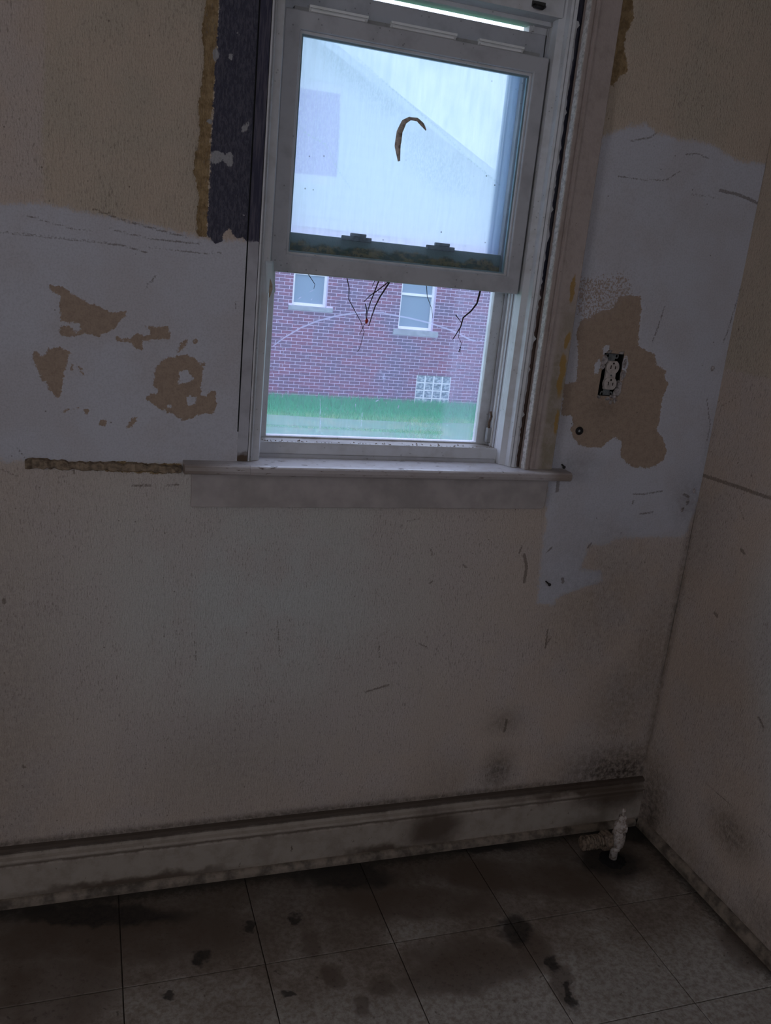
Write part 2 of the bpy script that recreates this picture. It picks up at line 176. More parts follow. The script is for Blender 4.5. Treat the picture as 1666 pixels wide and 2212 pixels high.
class MB:
    def __init__(self): self.v = []; self.f = []
    def add(self, v, f):
        n = len(self.v); self.v += [tuple(p) for p in v]; self.f += [tuple(i + n for i in q) for q in f]; return self
    def box(self, x0, x1, y0, y1, z0, z1):
        return self.add([(x0, y0, z0), (x1, y0, z0), (x1, y1, z0), (x0, y1, z0), (x0, y0, z1), (x1, y0, z1), (x1, y1, z1), (x0, y1, z1)],
                        [(0, 3, 2, 1), (4, 5, 6, 7), (0, 1, 5, 4), (1, 2, 6, 5), (2, 3, 7, 6), (3, 0, 4, 7)])
    def frame(self, x0, x1, z0, z1, y0, y1, w, wb=None, wt=None):
        """mitred rectangular frame"""
        wb = w if wb is None else wb; wt = w if wt is None else wt
        o = [(x0, z0), (x1, z0), (x1, z1), (x0, z1)]
        i = [(x0 + w, z0 + wb), (x1 - w, z0 + wb), (x1 - w, z1 - wt), (x0 + w, z1 - wt)]
        v = [(x, y0, z) for x, z in o] + [(x, y0, z) for x, z in i] + [(x, y1, z) for x, z in o] + [(x, y1, z) for x, z in i]
        f = []
        for k in range(4):
            j = (k + 1) % 4
            f += [(k, j, j + 4, k + 4), (8 + j, 8 + k, 12 + k, 12 + j), (j, k, 8 + k, 8 + j), (k + 4, j + 4, 12 + j, 12 + k)]
        return self.add(v, f)
    def prism(self, pts, axis, a, b, jit=None):
        """extrude a closed 2D outline along an axis; pts are (other axes in xyz order)"""
        n = len(pts)
        def P(t, p):
            return {'x': (t, p[0], p[1]), 'y': (p[0], t, p[1]), 'z': (p[0], p[1], t)}[axis]
        v = [P(a, p) for p in pts] + [P(b, p) for p in pts]
        f = [(i, (i + 1) % n, n + (i + 1) % n, n + i) for i in range(n)] + [tuple(range(n - 1, -1, -1)), tuple(range(n, 2 * n))]
        return self.add(v, f)
    def tube(self, pts, rad, seg=6):
        pts = [Vector(p) for p in pts]; rings = []
        rad = rad if isinstance(rad, (list, tuple)) else [rad] * len(pts)
        for i, p in enumerate(pts):
            d = (pts[min(i + 1, len(pts) - 1)] - pts[max(i - 1, 0)]).normalized()
            u = d.orthogonal().normalized() if i == 0 else (u - d * u.dot(d)).normalized()
            w = d.cross(u)
            rings.append([p + (u * math.cos(2 * math.pi * k / seg) + w * math.sin(2 * math.pi * k / seg)) * rad[i] for k in range(seg)])
        v = [q for r in rings for q in r]; f = []
        for i in range(len(pts) - 1):
            for k in range(seg):
                a = i * seg + k; b = i * seg + (k + 1) % seg
                f.append((a, b, b + seg, a + seg))
        f += [tuple(range(seg - 1, -1, -1)), tuple((len(pts) - 1) * seg + k for k in range(seg))]
        return self.add(v, f)
    def lathe(self, prof, origin, axis='z', seg=20, wob=0.0):
        """prof: (radius, height along axis)"""
        pts = []; o = Vector(origin)
        for r, h in prof:
            for k in range(seg):
                a = 2 * math.pi * k / seg
                rr = r * (1 + wob * random.uniform(-1, 1))
                c, s = rr * math.cos(a), rr * math.sin(a)
                pts.append(o + Vector({'z': (c, s, h), 'x': (h, c, s), 'y': (c, h, s)}[axis]))
        f = []
        for i in range(len(prof) - 1):
            for k in range(seg):
                a = i * seg + k; b = i * seg + (k + 1) % seg
                f.append((a, b, b + seg, a + seg))
        f += [tuple(range(seg - 1, -1, -1)), tuple((len(prof) - 1) * seg + k for k in range(seg))]
        return self.add(pts, f)
    def build(self, name, mat, parent=None, smooth=False, bevel=0.0, seg=2):
        off = base_of(parent)
        me = bpy.data.meshes.new(name)
        me.from_pydata([(p[0] - off.x, p[1] - off.y, p[2] - off.z) for p in self.v], [], self.f)
        import bmesh
        bm = bmesh.new(); bm.from_mesh(me); bmesh.ops.recalc_face_normals(bm, faces=bm.faces); bm.to_mesh(me); bm.free()
        return link(name, me, mat, parent, smooth, bevel, seg)

def empty(name, loc=(0, 0, 0), parent=None):
    o = bpy.data.objects.new(name, None); COL.objects.link(o); o.location = loc; o.parent = parent
    o.empty_display_size = 0.05
    return o
def tag(o, label=None, cat=None, group=None, kind=None):
    for k, v in (('label', label), ('category', cat), ('group', group), ('kind', kind)):
        if v: o[k] = v
    return o
def struct(o, label, cat):
    return tag(o, label, cat, kind='structure')

# ---- signed distances on a grid of points
def sd_poly(P, poly):
    poly = np.array(poly); d = np.full(len(P), 1e9); ins = np.zeros(len(P), bool)
    for i in range(len(poly)):
        a, b = poly[i - 1], poly[i]
        e = b - a; w = P - a
        t = np.clip((w @ e) / max(e @ e, 1e-12), 0, 1)
        d = np.minimum(d, ((w - t[:, None] * e) ** 2).sum(1))
        c = (a[1] > P[:, 1]) != (b[1] > P[:, 1])
        if abs(e[1]) > 1e-12:
            ins ^= c & (P[:, 0] < e[0] * (P[:, 1] - a[1]) / e[1] + a[0])
    return np.where(ins, 1, -1) * np.sqrt(d)
def union(P, polys):
    r = np.full(len(P), -0.08)
    for p in polys:
        q = np.array(p); m = 0.085
        sel = (P[:, 0] > q[:, 0].min() - m) & (P[:, 0] < q[:, 0].max() + m) & (P[:, 1] > q[:, 1].min() - m) & (P[:, 1] < q[:, 1].max() + m)
        if sel.any(): r[sel] = np.maximum(r[sel], sd_poly(P[sel], p))
    return np.clip(r, -0.08, 0.08)
def lines(P, cr):
    """signed distance of thin strokes: width minus distance"""
    r = np.full(len(P), -0.08)
    for pts, w in cr:
        q = np.array(pts); m = 0.085
        sel = (P[:, 0] > q[:, 0].min() - m) & (P[:, 0] < q[:, 0].max() + m) & (P[:, 1] > q[:, 1].min() - m) & (P[:, 1] < q[:, 1].max() + m)
        if not sel.any(): continue
        S = P[sel]; d = np.full(len(S), 1e9)
        for a, b in zip(q[:-1], q[1:]):
            e = b - a; t = np.clip(((S - a) @ e) / max(e @ e, 1e-12), 0, 1)
            d = np.minimum(d, ((S - a - t[:, None] * e) ** 2).sum(1))
        r[sel] = np.maximum(r[sel], w - np.sqrt(d))
    return np.clip(r, -0.08, 0.08)
def blobs(P, L):
    r = np.zeros(len(P))
    for b in L:
        w = b[4] if len(b) > 4 else 1.0
        r = np.maximum(r, w * np.exp(-(((P[:, 0] - b[0]) / b[2]) ** 2 + ((P[:, 1] - b[1]) / b[3]) ** 2)))
    return r
def sst(v, a, b):
    t = np.clip((v - a) / (b - a), 0, 1); return t * t * (3 - 2 * t)

def grid(name, A, B, place, attrs, mat, parent=None, holes=(), disp=None):
    """a subdivided sheet over coordinates A x B with float attributes for its paint layers"""
    A = np.array(A); B = np.array(B)
    aa, bb = np.meshgrid(A, B); P = np.stack([aa.ravel(), bb.ravel()], 1)
    at = attrs(P)
    dsp = disp(P, at) if disp else np.zeros(len(P))
    V = place(P, dsp)
    na, nb = len(A), len(B)
    i, j = np.meshgrid(np.arange(na - 1), np.arange(nb - 1)); i = i.ravel(); j = j.ravel()
    keep = np.ones(len(i), bool)
    ca = (A[i] + A[i + 1]) / 2; cb = (B[j] + B[j + 1]) / 2
    for (x0, x1, z0, z1) in holes:
        keep &= ~((ca > x0) & (ca < x1) & (cb > z0) & (cb < z1))
    i = i[keep]; j = j[keep]; k = j * na + i
    F = np.stack([k, k + 1, k + na + 1, k + na], 1)
    me = bpy.data.meshes.new(name)
    me.vertices.add(len(V)); me.vertices.foreach_set('co', V.astype(np.float32).ravel())
    me.loops.add(F.size); me.loops.foreach_set('vertex_index', F.astype(np.int32).ravel())
    me.polygons.add(len(F)); me.polygons.foreach_set('loop_start', np.arange(0, F.size, 4, dtype=np.int32))
    me.update(calc_edges=True)
    for n, v in at.items():
        a = me.attributes.new(n, 'FLOAT', 'POINT'); a.data.foreach_set('value', v.astype(np.float32))
    me.validate()
    return link(name, me, mat, parent, True)
def coords(lo, hi, step, extra=()):
    n = int(round((hi - lo) / step)); a = list(np.linspace(lo, hi, n + 1)) + list(extra)
    a = sorted(a); out = [a[0]]
    for v in a[1:]:
        if v - out[-1] > 1e-5: out.append(v)
    return out

# ---------------------------------------------------------------- materials
def wall_material():
    m = M('peeling_wall_paint', 0.85, 0.15)
    n1 = m.noise(70, 3, 0.65); n2 = m.noise(260, 2, 0.6); big = m.noise(6.5, 3, 0.6)
    nstreak = m.noise(1.0, 2, 0.7, (290, 290, 88))          # vertical alligatoring of the old paint
    nb = m.math('ADD', m.math('MULTIPLY', n1, 0.65), m.math('MULTIPLY', n2, 0.35))
    askim = m.attr('skim')
    skim = m.mask('skim', nb, 0.045, 0.006)
    fuzz = m.mask('fuzz', n2, 0.10, 0.006)
    tan = m.mask('tan', nb, 0.022, 0.0012)
    brown = m.mask('brown', nb, 0.020, 0.0012)
    dark = m.mask('dark', nb, 0.018, 0.0012)
    spots = m.mask('spots', nb, 0.020, 0.0012)
    utan = m.mask('utan', nb, 0.03, 0.005)
    crk = m.mask('crack', n2, 0.006, 0.0012)
    grime = m.attr('grime'); green = m.attr('greenish')
    bigr = m.ramp(big, 0.40, 0.63)
    base = m.mix(green, (0.515, 0.412, 0.345), (0.510, 0.502, 0.480))
    base = m.mix(bigr, base, m.mix(0.5, base, (0.50, 0.43, 0.40)))
    c = m.mix(utan, base, m.mix(bigr, (0.505, 0.405, 0.320), (0.470, 0.390, 0.310)))
    c = m.mix(skim, c, m.mix(bigr, (0.520, 0.507, 0.545), (0.495, 0.468, 0.488)))
    c = m.mix(tan, c, m.mix(m.ramp(n1, 0.4, 0.65), (0.365, 0.270, 0.205), (0.320, 0.235, 0.18)))
    c = m.mix(m.math('MULTIPLY', fuzz, m.ramp(n2, 0.42, 0.6)), c, (0.38, 0.29, 0.24))
    c = m.mix(brown, c, m.mix(m.ramp(n1, 0.35, 0.65), (0.34, 0.235, 0.125), (0.22, 0.145, 0.075)))
    c = m.mix(dark, c, m.mix(m.ramp(nstreak, 0.4, 0.65), (0.058, 0.056, 0.080), (0.100, 0.095, 0.118)))
    c = m.mix(spots, c, (0.34, 0.33, 0.34))
    # pits and flakes of the alligatored paint, only where the old paint is bare
    old = m.math('MULTIPLY', m.math('SUBTRACT', 1.0, skim), m.math('SUBTRACT', 1.0, dark))
    pits = m.math('MULTIPLY', m.ramp(nstreak, 0.55, 0.72), m.math('MULTIPLY', old, m.ramp(big, 0.38, 0.62, 0.22, 0.62)))
    c = m.mix(pits, c, (0.20, 0.16, 0.13))
    c = m.mix(m.math('MULTIPLY', m.ramp(n2, 0.38, 0.72), 0.20), c, m.mix(1.0, c, (0.42, 0.40, 0.38), 'MULTIPLY'))
    c = m.mix(m.math('MULTIPLY', crk, 0.65), c, (0.12, 0.09, 0.07))
    g = m.math('MULTIPLY', grime, m.ramp(n1, 0.25, 0.7, 0.55, 1.4))
    g = nd(m.nt, 'Clamp', {0: g}).outputs[0]
    c = m.mix(g, c, (0.055, 0.042, 0.032))
    # fly specks and nail marks
    sp = nd(m.nt, 'TexVoronoi', {'Vector': m.pos, 'Scale': 26.0}).outputs['Distance']
    c = m.mix(m.math('MULTIPLY', m.ramp(sp, 0.055, 0.03), 0.7), c, (0.13, 0.10, 0.08))
    m.color(c)
    h = m.math('MULTIPLY', nstreak, m.ramp(askim, 0.01, -0.01, 0.15, 1.0))
    m.bump(h, 0.9, 0.0025)
    return m.m
MAT_WALL = wall_material()

def plain_wall():
    m = M('plain_old_paint', 0.85, 0.15)
    m.color(m.mix(m.ramp(m.noise(4, 2, 0.6), 0.4, 0.65), (0.50, 0.455, 0.40), (0.43, 0.38, 0.32))); return m.m
MAT_PLAIN = plain_wall()

def tile_material():
    m = M('stained_vinyl_tile', 0.55, 0.3)
    w1 = m.warp(18, 0.07)
    mott = m.noise(75, 3, 0.75); big = m.noise(4.5, 4, 0.65)
    c = m.mix(m.ramp(mott, 0.35, 0.68), (0.52, 0.49, 0.455), (0.32, 0.275, 0.235))
    film = m.math('MULTIPLY', m.ramp(big, 0.30, 0.60, 0.35, 0.9), m.ramp(m.sep(1), -0.52, -0.36, 0.35, 1.0))  # brown dirt film, thinned near the camera to paint in window light
    c = m.mix(film, c, m.mix(m.ramp(mott, 0.3, 0.7), (0.235, 0.185, 0.148), (0.150, 0.112, 0.085)))
    # darker towards the back wall, near black along the wall feet
    edge = m.ramp(m.math('ADD', m.sep(1), m.math('MULTIPLY', big, 0.30)), -0.30, 0.12)
    c = m.mix(m.math('MULTIPLY', edge, 0.72), c, (0.070, 0.052, 0.040))
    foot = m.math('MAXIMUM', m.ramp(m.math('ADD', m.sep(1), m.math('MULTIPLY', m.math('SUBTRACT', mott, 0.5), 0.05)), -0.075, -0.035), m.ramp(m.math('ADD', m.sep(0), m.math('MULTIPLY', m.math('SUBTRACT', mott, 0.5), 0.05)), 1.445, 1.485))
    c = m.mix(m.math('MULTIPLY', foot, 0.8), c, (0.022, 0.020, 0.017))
    br = None
    for e in F_BROWN:
        k = m.ellipse(*e, warp=w1, soft=0.55); br = k if br is None else m.math('MAXIMUM', br, k)
    c = m.mix(m.math('MULTIPLY', br, m.ramp(mott, 0.25, 0.7, 0.9, 0.35)), c, (0.085, 0.056, 0.040))
    bk = None
    for e in F_BLACK:
        k = m.ellipse(*e, warp=w1, soft=0.62); bk = k if bk is None else m.math('MAXIMUM', bk, k)
    c = m.mix(m.math('MULTIPLY', bk, m.ramp(mott, 0.25, 0.7, 0.95, 0.7)), c, (0.016, 0.015, 0.014))
    sp = nd(m.nt, 'TexVoronoi', {'Vector': w1, 'Scale': 30.0}).outputs['Distance']
    c = m.mix(m.math('MULTIPLY', m.ramp(sp, 0.13, 0.04), 0.6), c, (0.06, 0.046, 0.036))
    m.color(c); m.bump(mott, 0.35, 0.0015)
    return m.m
MAT_TILE = tile_material()
MAT_GROUT = simple('dirty_joint', (0.045, 0.035, 0.028), 0.9)

def vinyl_material(name, c, c2, speck=0.5):
    m = M(name, 0.45, 0.35)
    n = m.noise(18, 3, 0.7); k = m.mix(m.ramp(n, 0.4, 0.75), c, c2)
    sp = nd(m.nt, 'TexVoronoi', {'Vector': m.pos, 'Scale': 75.0}).outputs['Distance']
    gate = m.ramp(n, 0.42, 0.55)
    k = m.mix(m.math('MULTIPLY', m.math('MULTIPLY', m.ramp(sp, 0.16, 0.08), gate), speck), k, (0.05, 0.045, 0.04))
    m.color(k); return m.m
MAT_VINYL = vinyl_material('grimy_vinyl', (0.47, 0.465, 0.485), (0.38, 0.37, 0.385))
MAT_VINYL_L = vinyl_material('lighter_vinyl', (0.60, 0.595, 0.61), (0.50, 0.485, 0.48), 0.4)  # lighter copy of the vinyl; sky brightness on frame parts put into colour
MAT_RIB = vinyl_material('palest_vinyl', (0.80, 0.80, 0.80), (0.70, 0.70, 0.68), 0.2)  # palest copy, for finger ribs and for fins painted as sky-lit
MAT_VINYL_D = vinyl_material('dusty_vinyl', (0.33, 0.325, 0.32), (0.22, 0.21, 0.20))
MAT_SILL = vinyl_material('dirty_sill', (0.36, 0.32, 0.28), (0.16, 0.12, 0.095), 0.8)

def moss_rail():
    m = M('mossy_rail', 0.8, 0.2)
    st = m.noise(1.0, 5, 0.65, (22, 30, 75)); n = m.noise(90, 5, 0.7)
    top = (0.15, 0.20, 0.20)
    low = m.mix(m.ramp(st, 0.40, 0.58), (0.055, 0.072, 0.045), (0.22, 0.16, 0.075))
    low = m.mix(m.ramp(n, 0.45, 0.65), low, (0.035, 0.048, 0.038))
    z = m.math('ADD', m.sep(2), m.math('MULTIPLY', m.math('SUBTRACT', m.noise(16, 4, 0.6), 0.5), 0.05))
    m.color(m.mix(m.ramp(z, 1.490, 1.500), low, top)); m.bump(n, 0.6, 0.003); return m.m
MAT_MOSS = moss_rail()

def casing_material():
    m = M('chipped_casing_paint', 0.65, 0.25)
    n = m.noise(30, 5, 0.7); 
    c = m.mix(m.ramp(n, 0.4, 0.7), (0.42, 0.345, 0.315), (0.345, 0.28, 0.25))
    z = m.ramp(m.sep(2), 1.50, 1.25)
    xo = m.ramp(m.sep(0), 1.004, 1.014)
    c = m.mix(m.math('MULTIPLY', z, m.math('MULTIPLY', xo, m.ramp(n, 0.3, 0.6, 0.4, 0.9))), c, (0.26, 0.215, 0.155))
    w = m.warp(40, 0.02); orange = None
    for e in ((1.031, 1.455, 0.006, 0.032, 0.0), (1.036, 1.342, 0.007, 0.020, 0.1), (1.034, 1.262, 0.009, 0.052, 0.0), (1.040, 1.15, 0.005, 0.03, 0.0)):
        k = m.ellipse(*e, warp=w, plane='xz', soft=0.75); orange = k if orange is None else m.math('MAXIMUM', orange, k)
    c = m.mix(m.math('MULTIPLY', orange, 0.85), c, (0.33, 0.19, 0.045))
    c = m.mix(m.ramp(m.noise(55, 4, 0.7), 0.66, 0.74), c, (0.14, 0.10, 0.08))
    m.color(c); m.bump(m.math('ADD', n, m.noise(160)), 0.35, 0.002); return m.m
MAT_CASING = casing_material()
def stool_material():
    m = M('worn_stool_paint', 0.3, 0.5)
    n = m.noise(25, 5, 0.7)
    c = m.mix(m.ramp(n, 0.45, 0.75), (0.74, 0.70, 0.72), (0.60, 0.54, 0.53))
    c = m.mix(m.math('MULTIPLY', m.ramp(m.math('ADD', m.sep(2), m.math('MULTIPLY', m.math('SUBTRACT', n, 0.5), 0.008)), 1.0345, 1.0305), 0.65), c, (0.26, 0.21, 0.19))  # paler top paints in window light; the browned nose is grime
    c = m.mix(m.ramp(m.noise(1, 5, 0.65, (30, 60, 160)), 0.60, 0.68), c, (0.13, 0.09, 0.065))
    ends = m.math('MAXIMUM', m.ramp(m.sep(0), 1.01, 1.06), m.ramp(m.sep(0), 0.30, 0.20))
    c = m.mix(m.math('MULTIPLY', ends, 0.75), c, (0.19, 0.135, 0.10))
    m.color(c); m.bump(n, 0.25, 0.002); return m.m
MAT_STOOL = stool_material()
MAT_APRON = simple('apron_paint', (0.43, 0.375, 0.355), 0.6, 0.12, 14, None, 0.2)
MAT_DARKWOOD = None
def gap_material():
    m = M('bare_dark_wood', 0.85, 0.1)
    st = m.noise(1.0, 5, 0.65, (220, 60, 12))
    up = m.mix(m.ramp(st, 0.4, 0.65), (0.035, 0.035, 0.055), (0.10, 0.095, 0.115))
    lo = m.mix(m.ramp(st, 0.4, 0.65), (0.20, 0.135, 0.115), (0.10, 0.062, 0.052))
    z = m.math('ADD', m.sep(2), m.math('MULTIPLY', m.math('SUBTRACT', m.noise(14), 0.5), 0.12))
    m.color(m.mix(m.ramp(z, 1.40, 1.47), lo, up)); m.bump(st, 0.5, 0.002); return m.m
MAT_GAP = gap_material()
def left_strip_material():
    m = M('half_painted_strip', 0.8, 0.15)
    st = m.noise(1.0, 5, 0.65, (220, 60, 14))
    up = m.mix(m.ramp(st, 0.4, 0.65), (0.05, 0.048, 0.075), (0.11, 0.10, 0.125))
    lo = m.mix(m.ramp(m.noise(20, 4), 0.4, 0.7), (0.45, 0.44, 0.47), (0.36, 0.345, 0.365))
    z = m.math('ADD', m.sep(2), m.math('MULTIPLY', m.math('SUBTRACT', m.noise(60), 0.5), 0.03))
    c = m.mix(m.ramp(z, 1.482, 1.486), lo, up)
    c = m.mix(m.ramp(z, 1.062, 1.046), c, (0.10, 0.07, 0.05))
    m.color(c); m.bump(st, 0.4, 0.0015); return m.m
MAT_LSTRIP = left_strip_material()
def base_material():
    m = M('dirty_baseboard_paint', 0.65, 0.25)
    n = m.noise(20, 5, 0.7); w = m.warp(16, 0.06)
    c = m.mix(m.ramp(n, 0.4, 0.7), (0.355, 0.298, 0.250), (0.275, 0.225, 0.185))
    st = None
    for e in ((0.86, 0.065, 0.10, 0.075, 0.0), (1.40, 0.11, 0.16, 0.06, 0.0), (1.30, 0.13, 0.26, 0.022, 0.0), (0.10, 0.02, 0.3, 0.02, 0), (0.72, 0.015, 0.16, 0.025, 0)):
        k = m.ellipse(*e, warp=w, plane='xz', soft=0.3); st = k if st is None else m.math('MAXIMUM', st, k)
    c = m.mix(m.math('MULTIPLY', st, 0.85), c, (0.070, 0.045, 0.030))
    # grime caught on the moulded top
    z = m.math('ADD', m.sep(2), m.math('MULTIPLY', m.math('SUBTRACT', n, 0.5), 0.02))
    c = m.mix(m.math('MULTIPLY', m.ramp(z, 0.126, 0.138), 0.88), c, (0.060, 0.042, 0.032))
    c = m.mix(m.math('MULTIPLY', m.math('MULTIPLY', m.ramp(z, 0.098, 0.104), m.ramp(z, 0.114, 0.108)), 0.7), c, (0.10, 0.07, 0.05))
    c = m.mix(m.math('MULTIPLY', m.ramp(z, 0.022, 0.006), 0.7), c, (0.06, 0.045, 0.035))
    c = m.mix(m.ramp(m.noise(70, 4, 0.7, (1, 1, 0.6)), 0.66, 0.73), c, (0.10, 0.075, 0.055))
    m.color(c); m.bump(n, 0.3, 0.002); return m.m
MAT_BASE = base_material()
MAT_SHOE = simple('grimy_shoe_moulding', (0.27, 0.215, 0.17), 0.65, 0.35, 26, None, 0.3)

def glass_material(name, kind):
    m = M(name); nt = m.nt; nt.nodes.remove(m.b)
    if kind == 'storm':
        tint = (0.90, 0.93, 1.0)
        n = m.noise(1.0, 4, 0.6, (160, 1, 6))
        film = m.math('ADD', 0.155, m.math('MULTIPLY', m.ramp(n, 0.4, 0.8), 0.05))
        film = m.math('ADD', film, m.math('MULTIPLY', m.ramp(m.attr('strip'), -0.012, 0.012), 0.10))
        film = m.math('ADD', film, m.math('MULTIPLY', m.ramp(m.attr('strip2'), -0.006, 0.012), 0.05))
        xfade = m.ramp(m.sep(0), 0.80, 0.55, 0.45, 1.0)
        film = m.math('ADD', film, m.math('MULTIPLY', m.math('MULTIPLY', m.ramp(m.attr('band'), -0.0015, 0.0015), xfade), 0.22))  # sill reflection painted in as extra pale film
        film = m.math('SUBTRACT', film, m.math('MULTIPLY', m.ramp(m.attr('band2'), -0.003, 0.002), 0.10))
        film = m.math('ADD', film, m.math('MULTIPLY', m.ramp(m.math('ABSOLUTE', m.attr('arc')), 0.0026, 0.0012), 0.34))
        sc = m.math('ADD', m.attr('scr'), m.math('MULTIPLY', m.math('SUBTRACT', m.noise(500), 0.5), 0.0025))
        film = m.math('ADD', film, m.math('MULTIPLY', m.ramp(sc, -0.0008, 0.0006), 0.45))
        sp = nd(nt, 'TexVoronoi', {'Vector': m.pos, 'Scale': 55.0}).outputs['Distance']
        film = m.math('ADD', film, m.math('MULTIPLY', m.ramp(sp, 0.10, 0.04), 0.16))
        fc = (0.66, 0.64, 1.0)
    elif kind == 'fog':
        tint = (0.92, 0.97, 1.0)
        n = m.noise(1.0, 3, 0.65, (60, 1, 9)); g = m.noise(9, 3, 0.6)
        film = m.math('ADD', 0.82, m.math('MULTIPLY', m.ramp(n, 0.35, 0.75), 0.10))
        film = m.math('ADD', film, m.math('MULTIPLY', m.ramp(g, 0.4, 0.65), 0.08))
        fine = m.noise(1.0, 4, 0.7, (330, 1, 120))
        rect = m.ramp(m.math('ADD', m.attr('rect'), m.math('MULTIPLY', m.math('SUBTRACT', fine, 0.5), 0.012)), -0.002, 0.002)
        grey = m.ramp(m.attr('grey'), -0.03, 0.02)
        ln = m.ramp(m.math('ADD', m.attr('line'), m.math('MULTIPLY', m.math('SUBTRACT', fine, 0.5), 0.010)), -0.002, 0.001)
        fc = m.mix(m.math('MULTIPLY', rect, m.ramp(fine, 0.35, 0.7, 1.0, 0.45)), (0.78, 0.81, 1.0), (0.58, 0.57, 0.86))
        fc = m.mix(m.math('MULTIPLY', m.math('MULTIPLY', grey, m.ramp(fine, 0.4, 0.6)), 0.75), fc, (0.60, 0.66, 0.82))
        fc = m.mix(m.math('MULTIPLY', ln, 0.6), fc, (0.52, 0.60, 0.70))
        sp = nd(nt, 'TexVoronoi', {'Vector': m.pos, 'Scale': 34.0}).outputs['Distance']
        gate = m.ramp(m.noise(7, 3), 0.5, 0.62)
        fc = m.mix(m.math('MULTIPLY', m.math('MULTIPLY', m.ramp(sp, 0.075, 0.045), gate), 0.9), fc, (0.05, 0.06, 0.09))
    elif kind == 'sash':
        tint = (0.90, 0.965, 0.985)
        n = m.noise(1.0, 5, 0.65, (90, 1, 7)); fine = m.noise(1.0, 3, 0.6, (300, 1, 200))
        film = m.math('ADD', 0.10, m.math('MULTIPLY', m.ramp(n, 0.4, 0.75), 0.10))
        film = m.math('ADD', film, m.math('MULTIPLY', m.ramp(fine, 0.6, 0.75), 0.08))
        fc = (0.80, 0.88, 0.95)
    else:
        tint = (0.45, 0.58, 0.70); film = 0.62; fc = (0.30, 0.44, 0.56)
    tr = nd(nt, 'BsdfTransparent', {'Color': tint})
    tl = nd(nt, 'BsdfTranslucent', {'Color': fc})
    df = nd(nt, 'BsdfDiffuse', {'Color': fc})
    fm = nd(nt, 'MixShader', {0: 0.9 if kind == 'house' else 0.18, 1: tl.outputs[0], 2: df.outputs[0]})
    mx = nd(nt, 'MixShader', {0: film, 1: tr.outputs[0], 2: fm.outputs[0]})
    gl = nd(nt, 'BsdfGlossy', {'Color': (1, 1, 1), 'Roughness': 0.06})
    lw = nd(nt, 'Fresnel', {'IOR': 1.25})
    mg = nd(nt, 'MixShader', {0: lw.outputs[0], 1: mx.outputs[0], 2: gl.outputs[0]})
    nt.links.new(mg.outputs[0], m.out.inputs['Surface'])
    return m.m
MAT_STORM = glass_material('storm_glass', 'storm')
MAT_FOG = glass_material('fogged_glass', 'fog')
MAT_SASHGLASS = glass_material('smeared_glass', 'sash')

# ---------------------------------------------------------------- the room
XR = 1.4986; XL = -2.6; YB = -3.6; ZC = 2.5
WO = (0.320, 0.972, 1.020, 2.045)        # window opening in the wall
OB = (1.150, 1.204, 1.217, 1.318)        # electrical box hole

def back_attrs(P):
    tan = np.minimum(union(P, TAN), -union(P, INSET))
    gr = blobs(P, GRIME)
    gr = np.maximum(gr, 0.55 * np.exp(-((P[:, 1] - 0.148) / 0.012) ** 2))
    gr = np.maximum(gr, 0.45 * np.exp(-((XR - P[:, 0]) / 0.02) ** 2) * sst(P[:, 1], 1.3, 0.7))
    return dict(tan=tan, skim=union(P, SKIM), fuzz=union(P, FUZZ), utan=union(P, UTAN), brown=union(P, BROWN), dark=union(P, DARK),
                spots=union(P, SPOTS), crack=lines(P, [(q, w + 0.0005) for q, w in CRACKS]), grime=gr, greenish=blobs(P, GREENISH))
def back_disp(P, a):
    d = 0.0010 * sst(a['skim'], -0.004, 0.004) - 0.0010 * sst(a['tan'], -0.002, 0.002) - 0.003 * sst(a['brown'], -0.003, 0.003) - 0.002 * sst(a['dark'], -0.003, 0.003)
    # slow waviness of old plaster
    d += 0.0012 * np.sin(P[:, 0] * 9 + 1.3 * np.sin(P[:, 1] * 5)) * np.sin(P[:, 1] * 7 + 0.6)
    return d
ax = coords(-0.30, XR, 0.0042, [XL, -2.0, -1.5, -1.1, -0.8, -0.6, -0.45, WO[0], WO[1], OB[0], OB[1]])
az = coords(0.0, 2.15, 0.0042, [2.25, 2.35, ZC, WO[2], WO[3], OB[2], OB[3]])
wall_back = grid('wall_back', ax, az, lambda P, d: np.stack([P[:, 0], -d, P[:, 1]], 1), back_attrs, MAT_WALL,
                 holes=(WO, OB), disp=back_disp)
struct(wall_back, 'peeling stained plaster wall around the window', 'wall')
core = MB()
core.box(XL, WO[0], 0.008, 0.17, 0, ZC).box(WO[1], 1.13, 0.008, 0.17, 0, ZC).box(1.225, XR + 0.15, 0.008, 0.17, 0, ZC)
core.box(WO[0], WO[1], 0.008, 0.17, 0, WO[2]).box(WO[0], WO[1], 0.008, 0.17, WO[3], ZC)
core.box(1.13, 1.225, 0.008, 0.17, 0, 1.195).box(1.13, 1.225, 0.008, 0.17, 1.34, ZC).box(1.13, 1.225, 0.075, 0.17, 1.195, 1.34)
core.build('wall_core', MAT_PLAIN, wall_back)

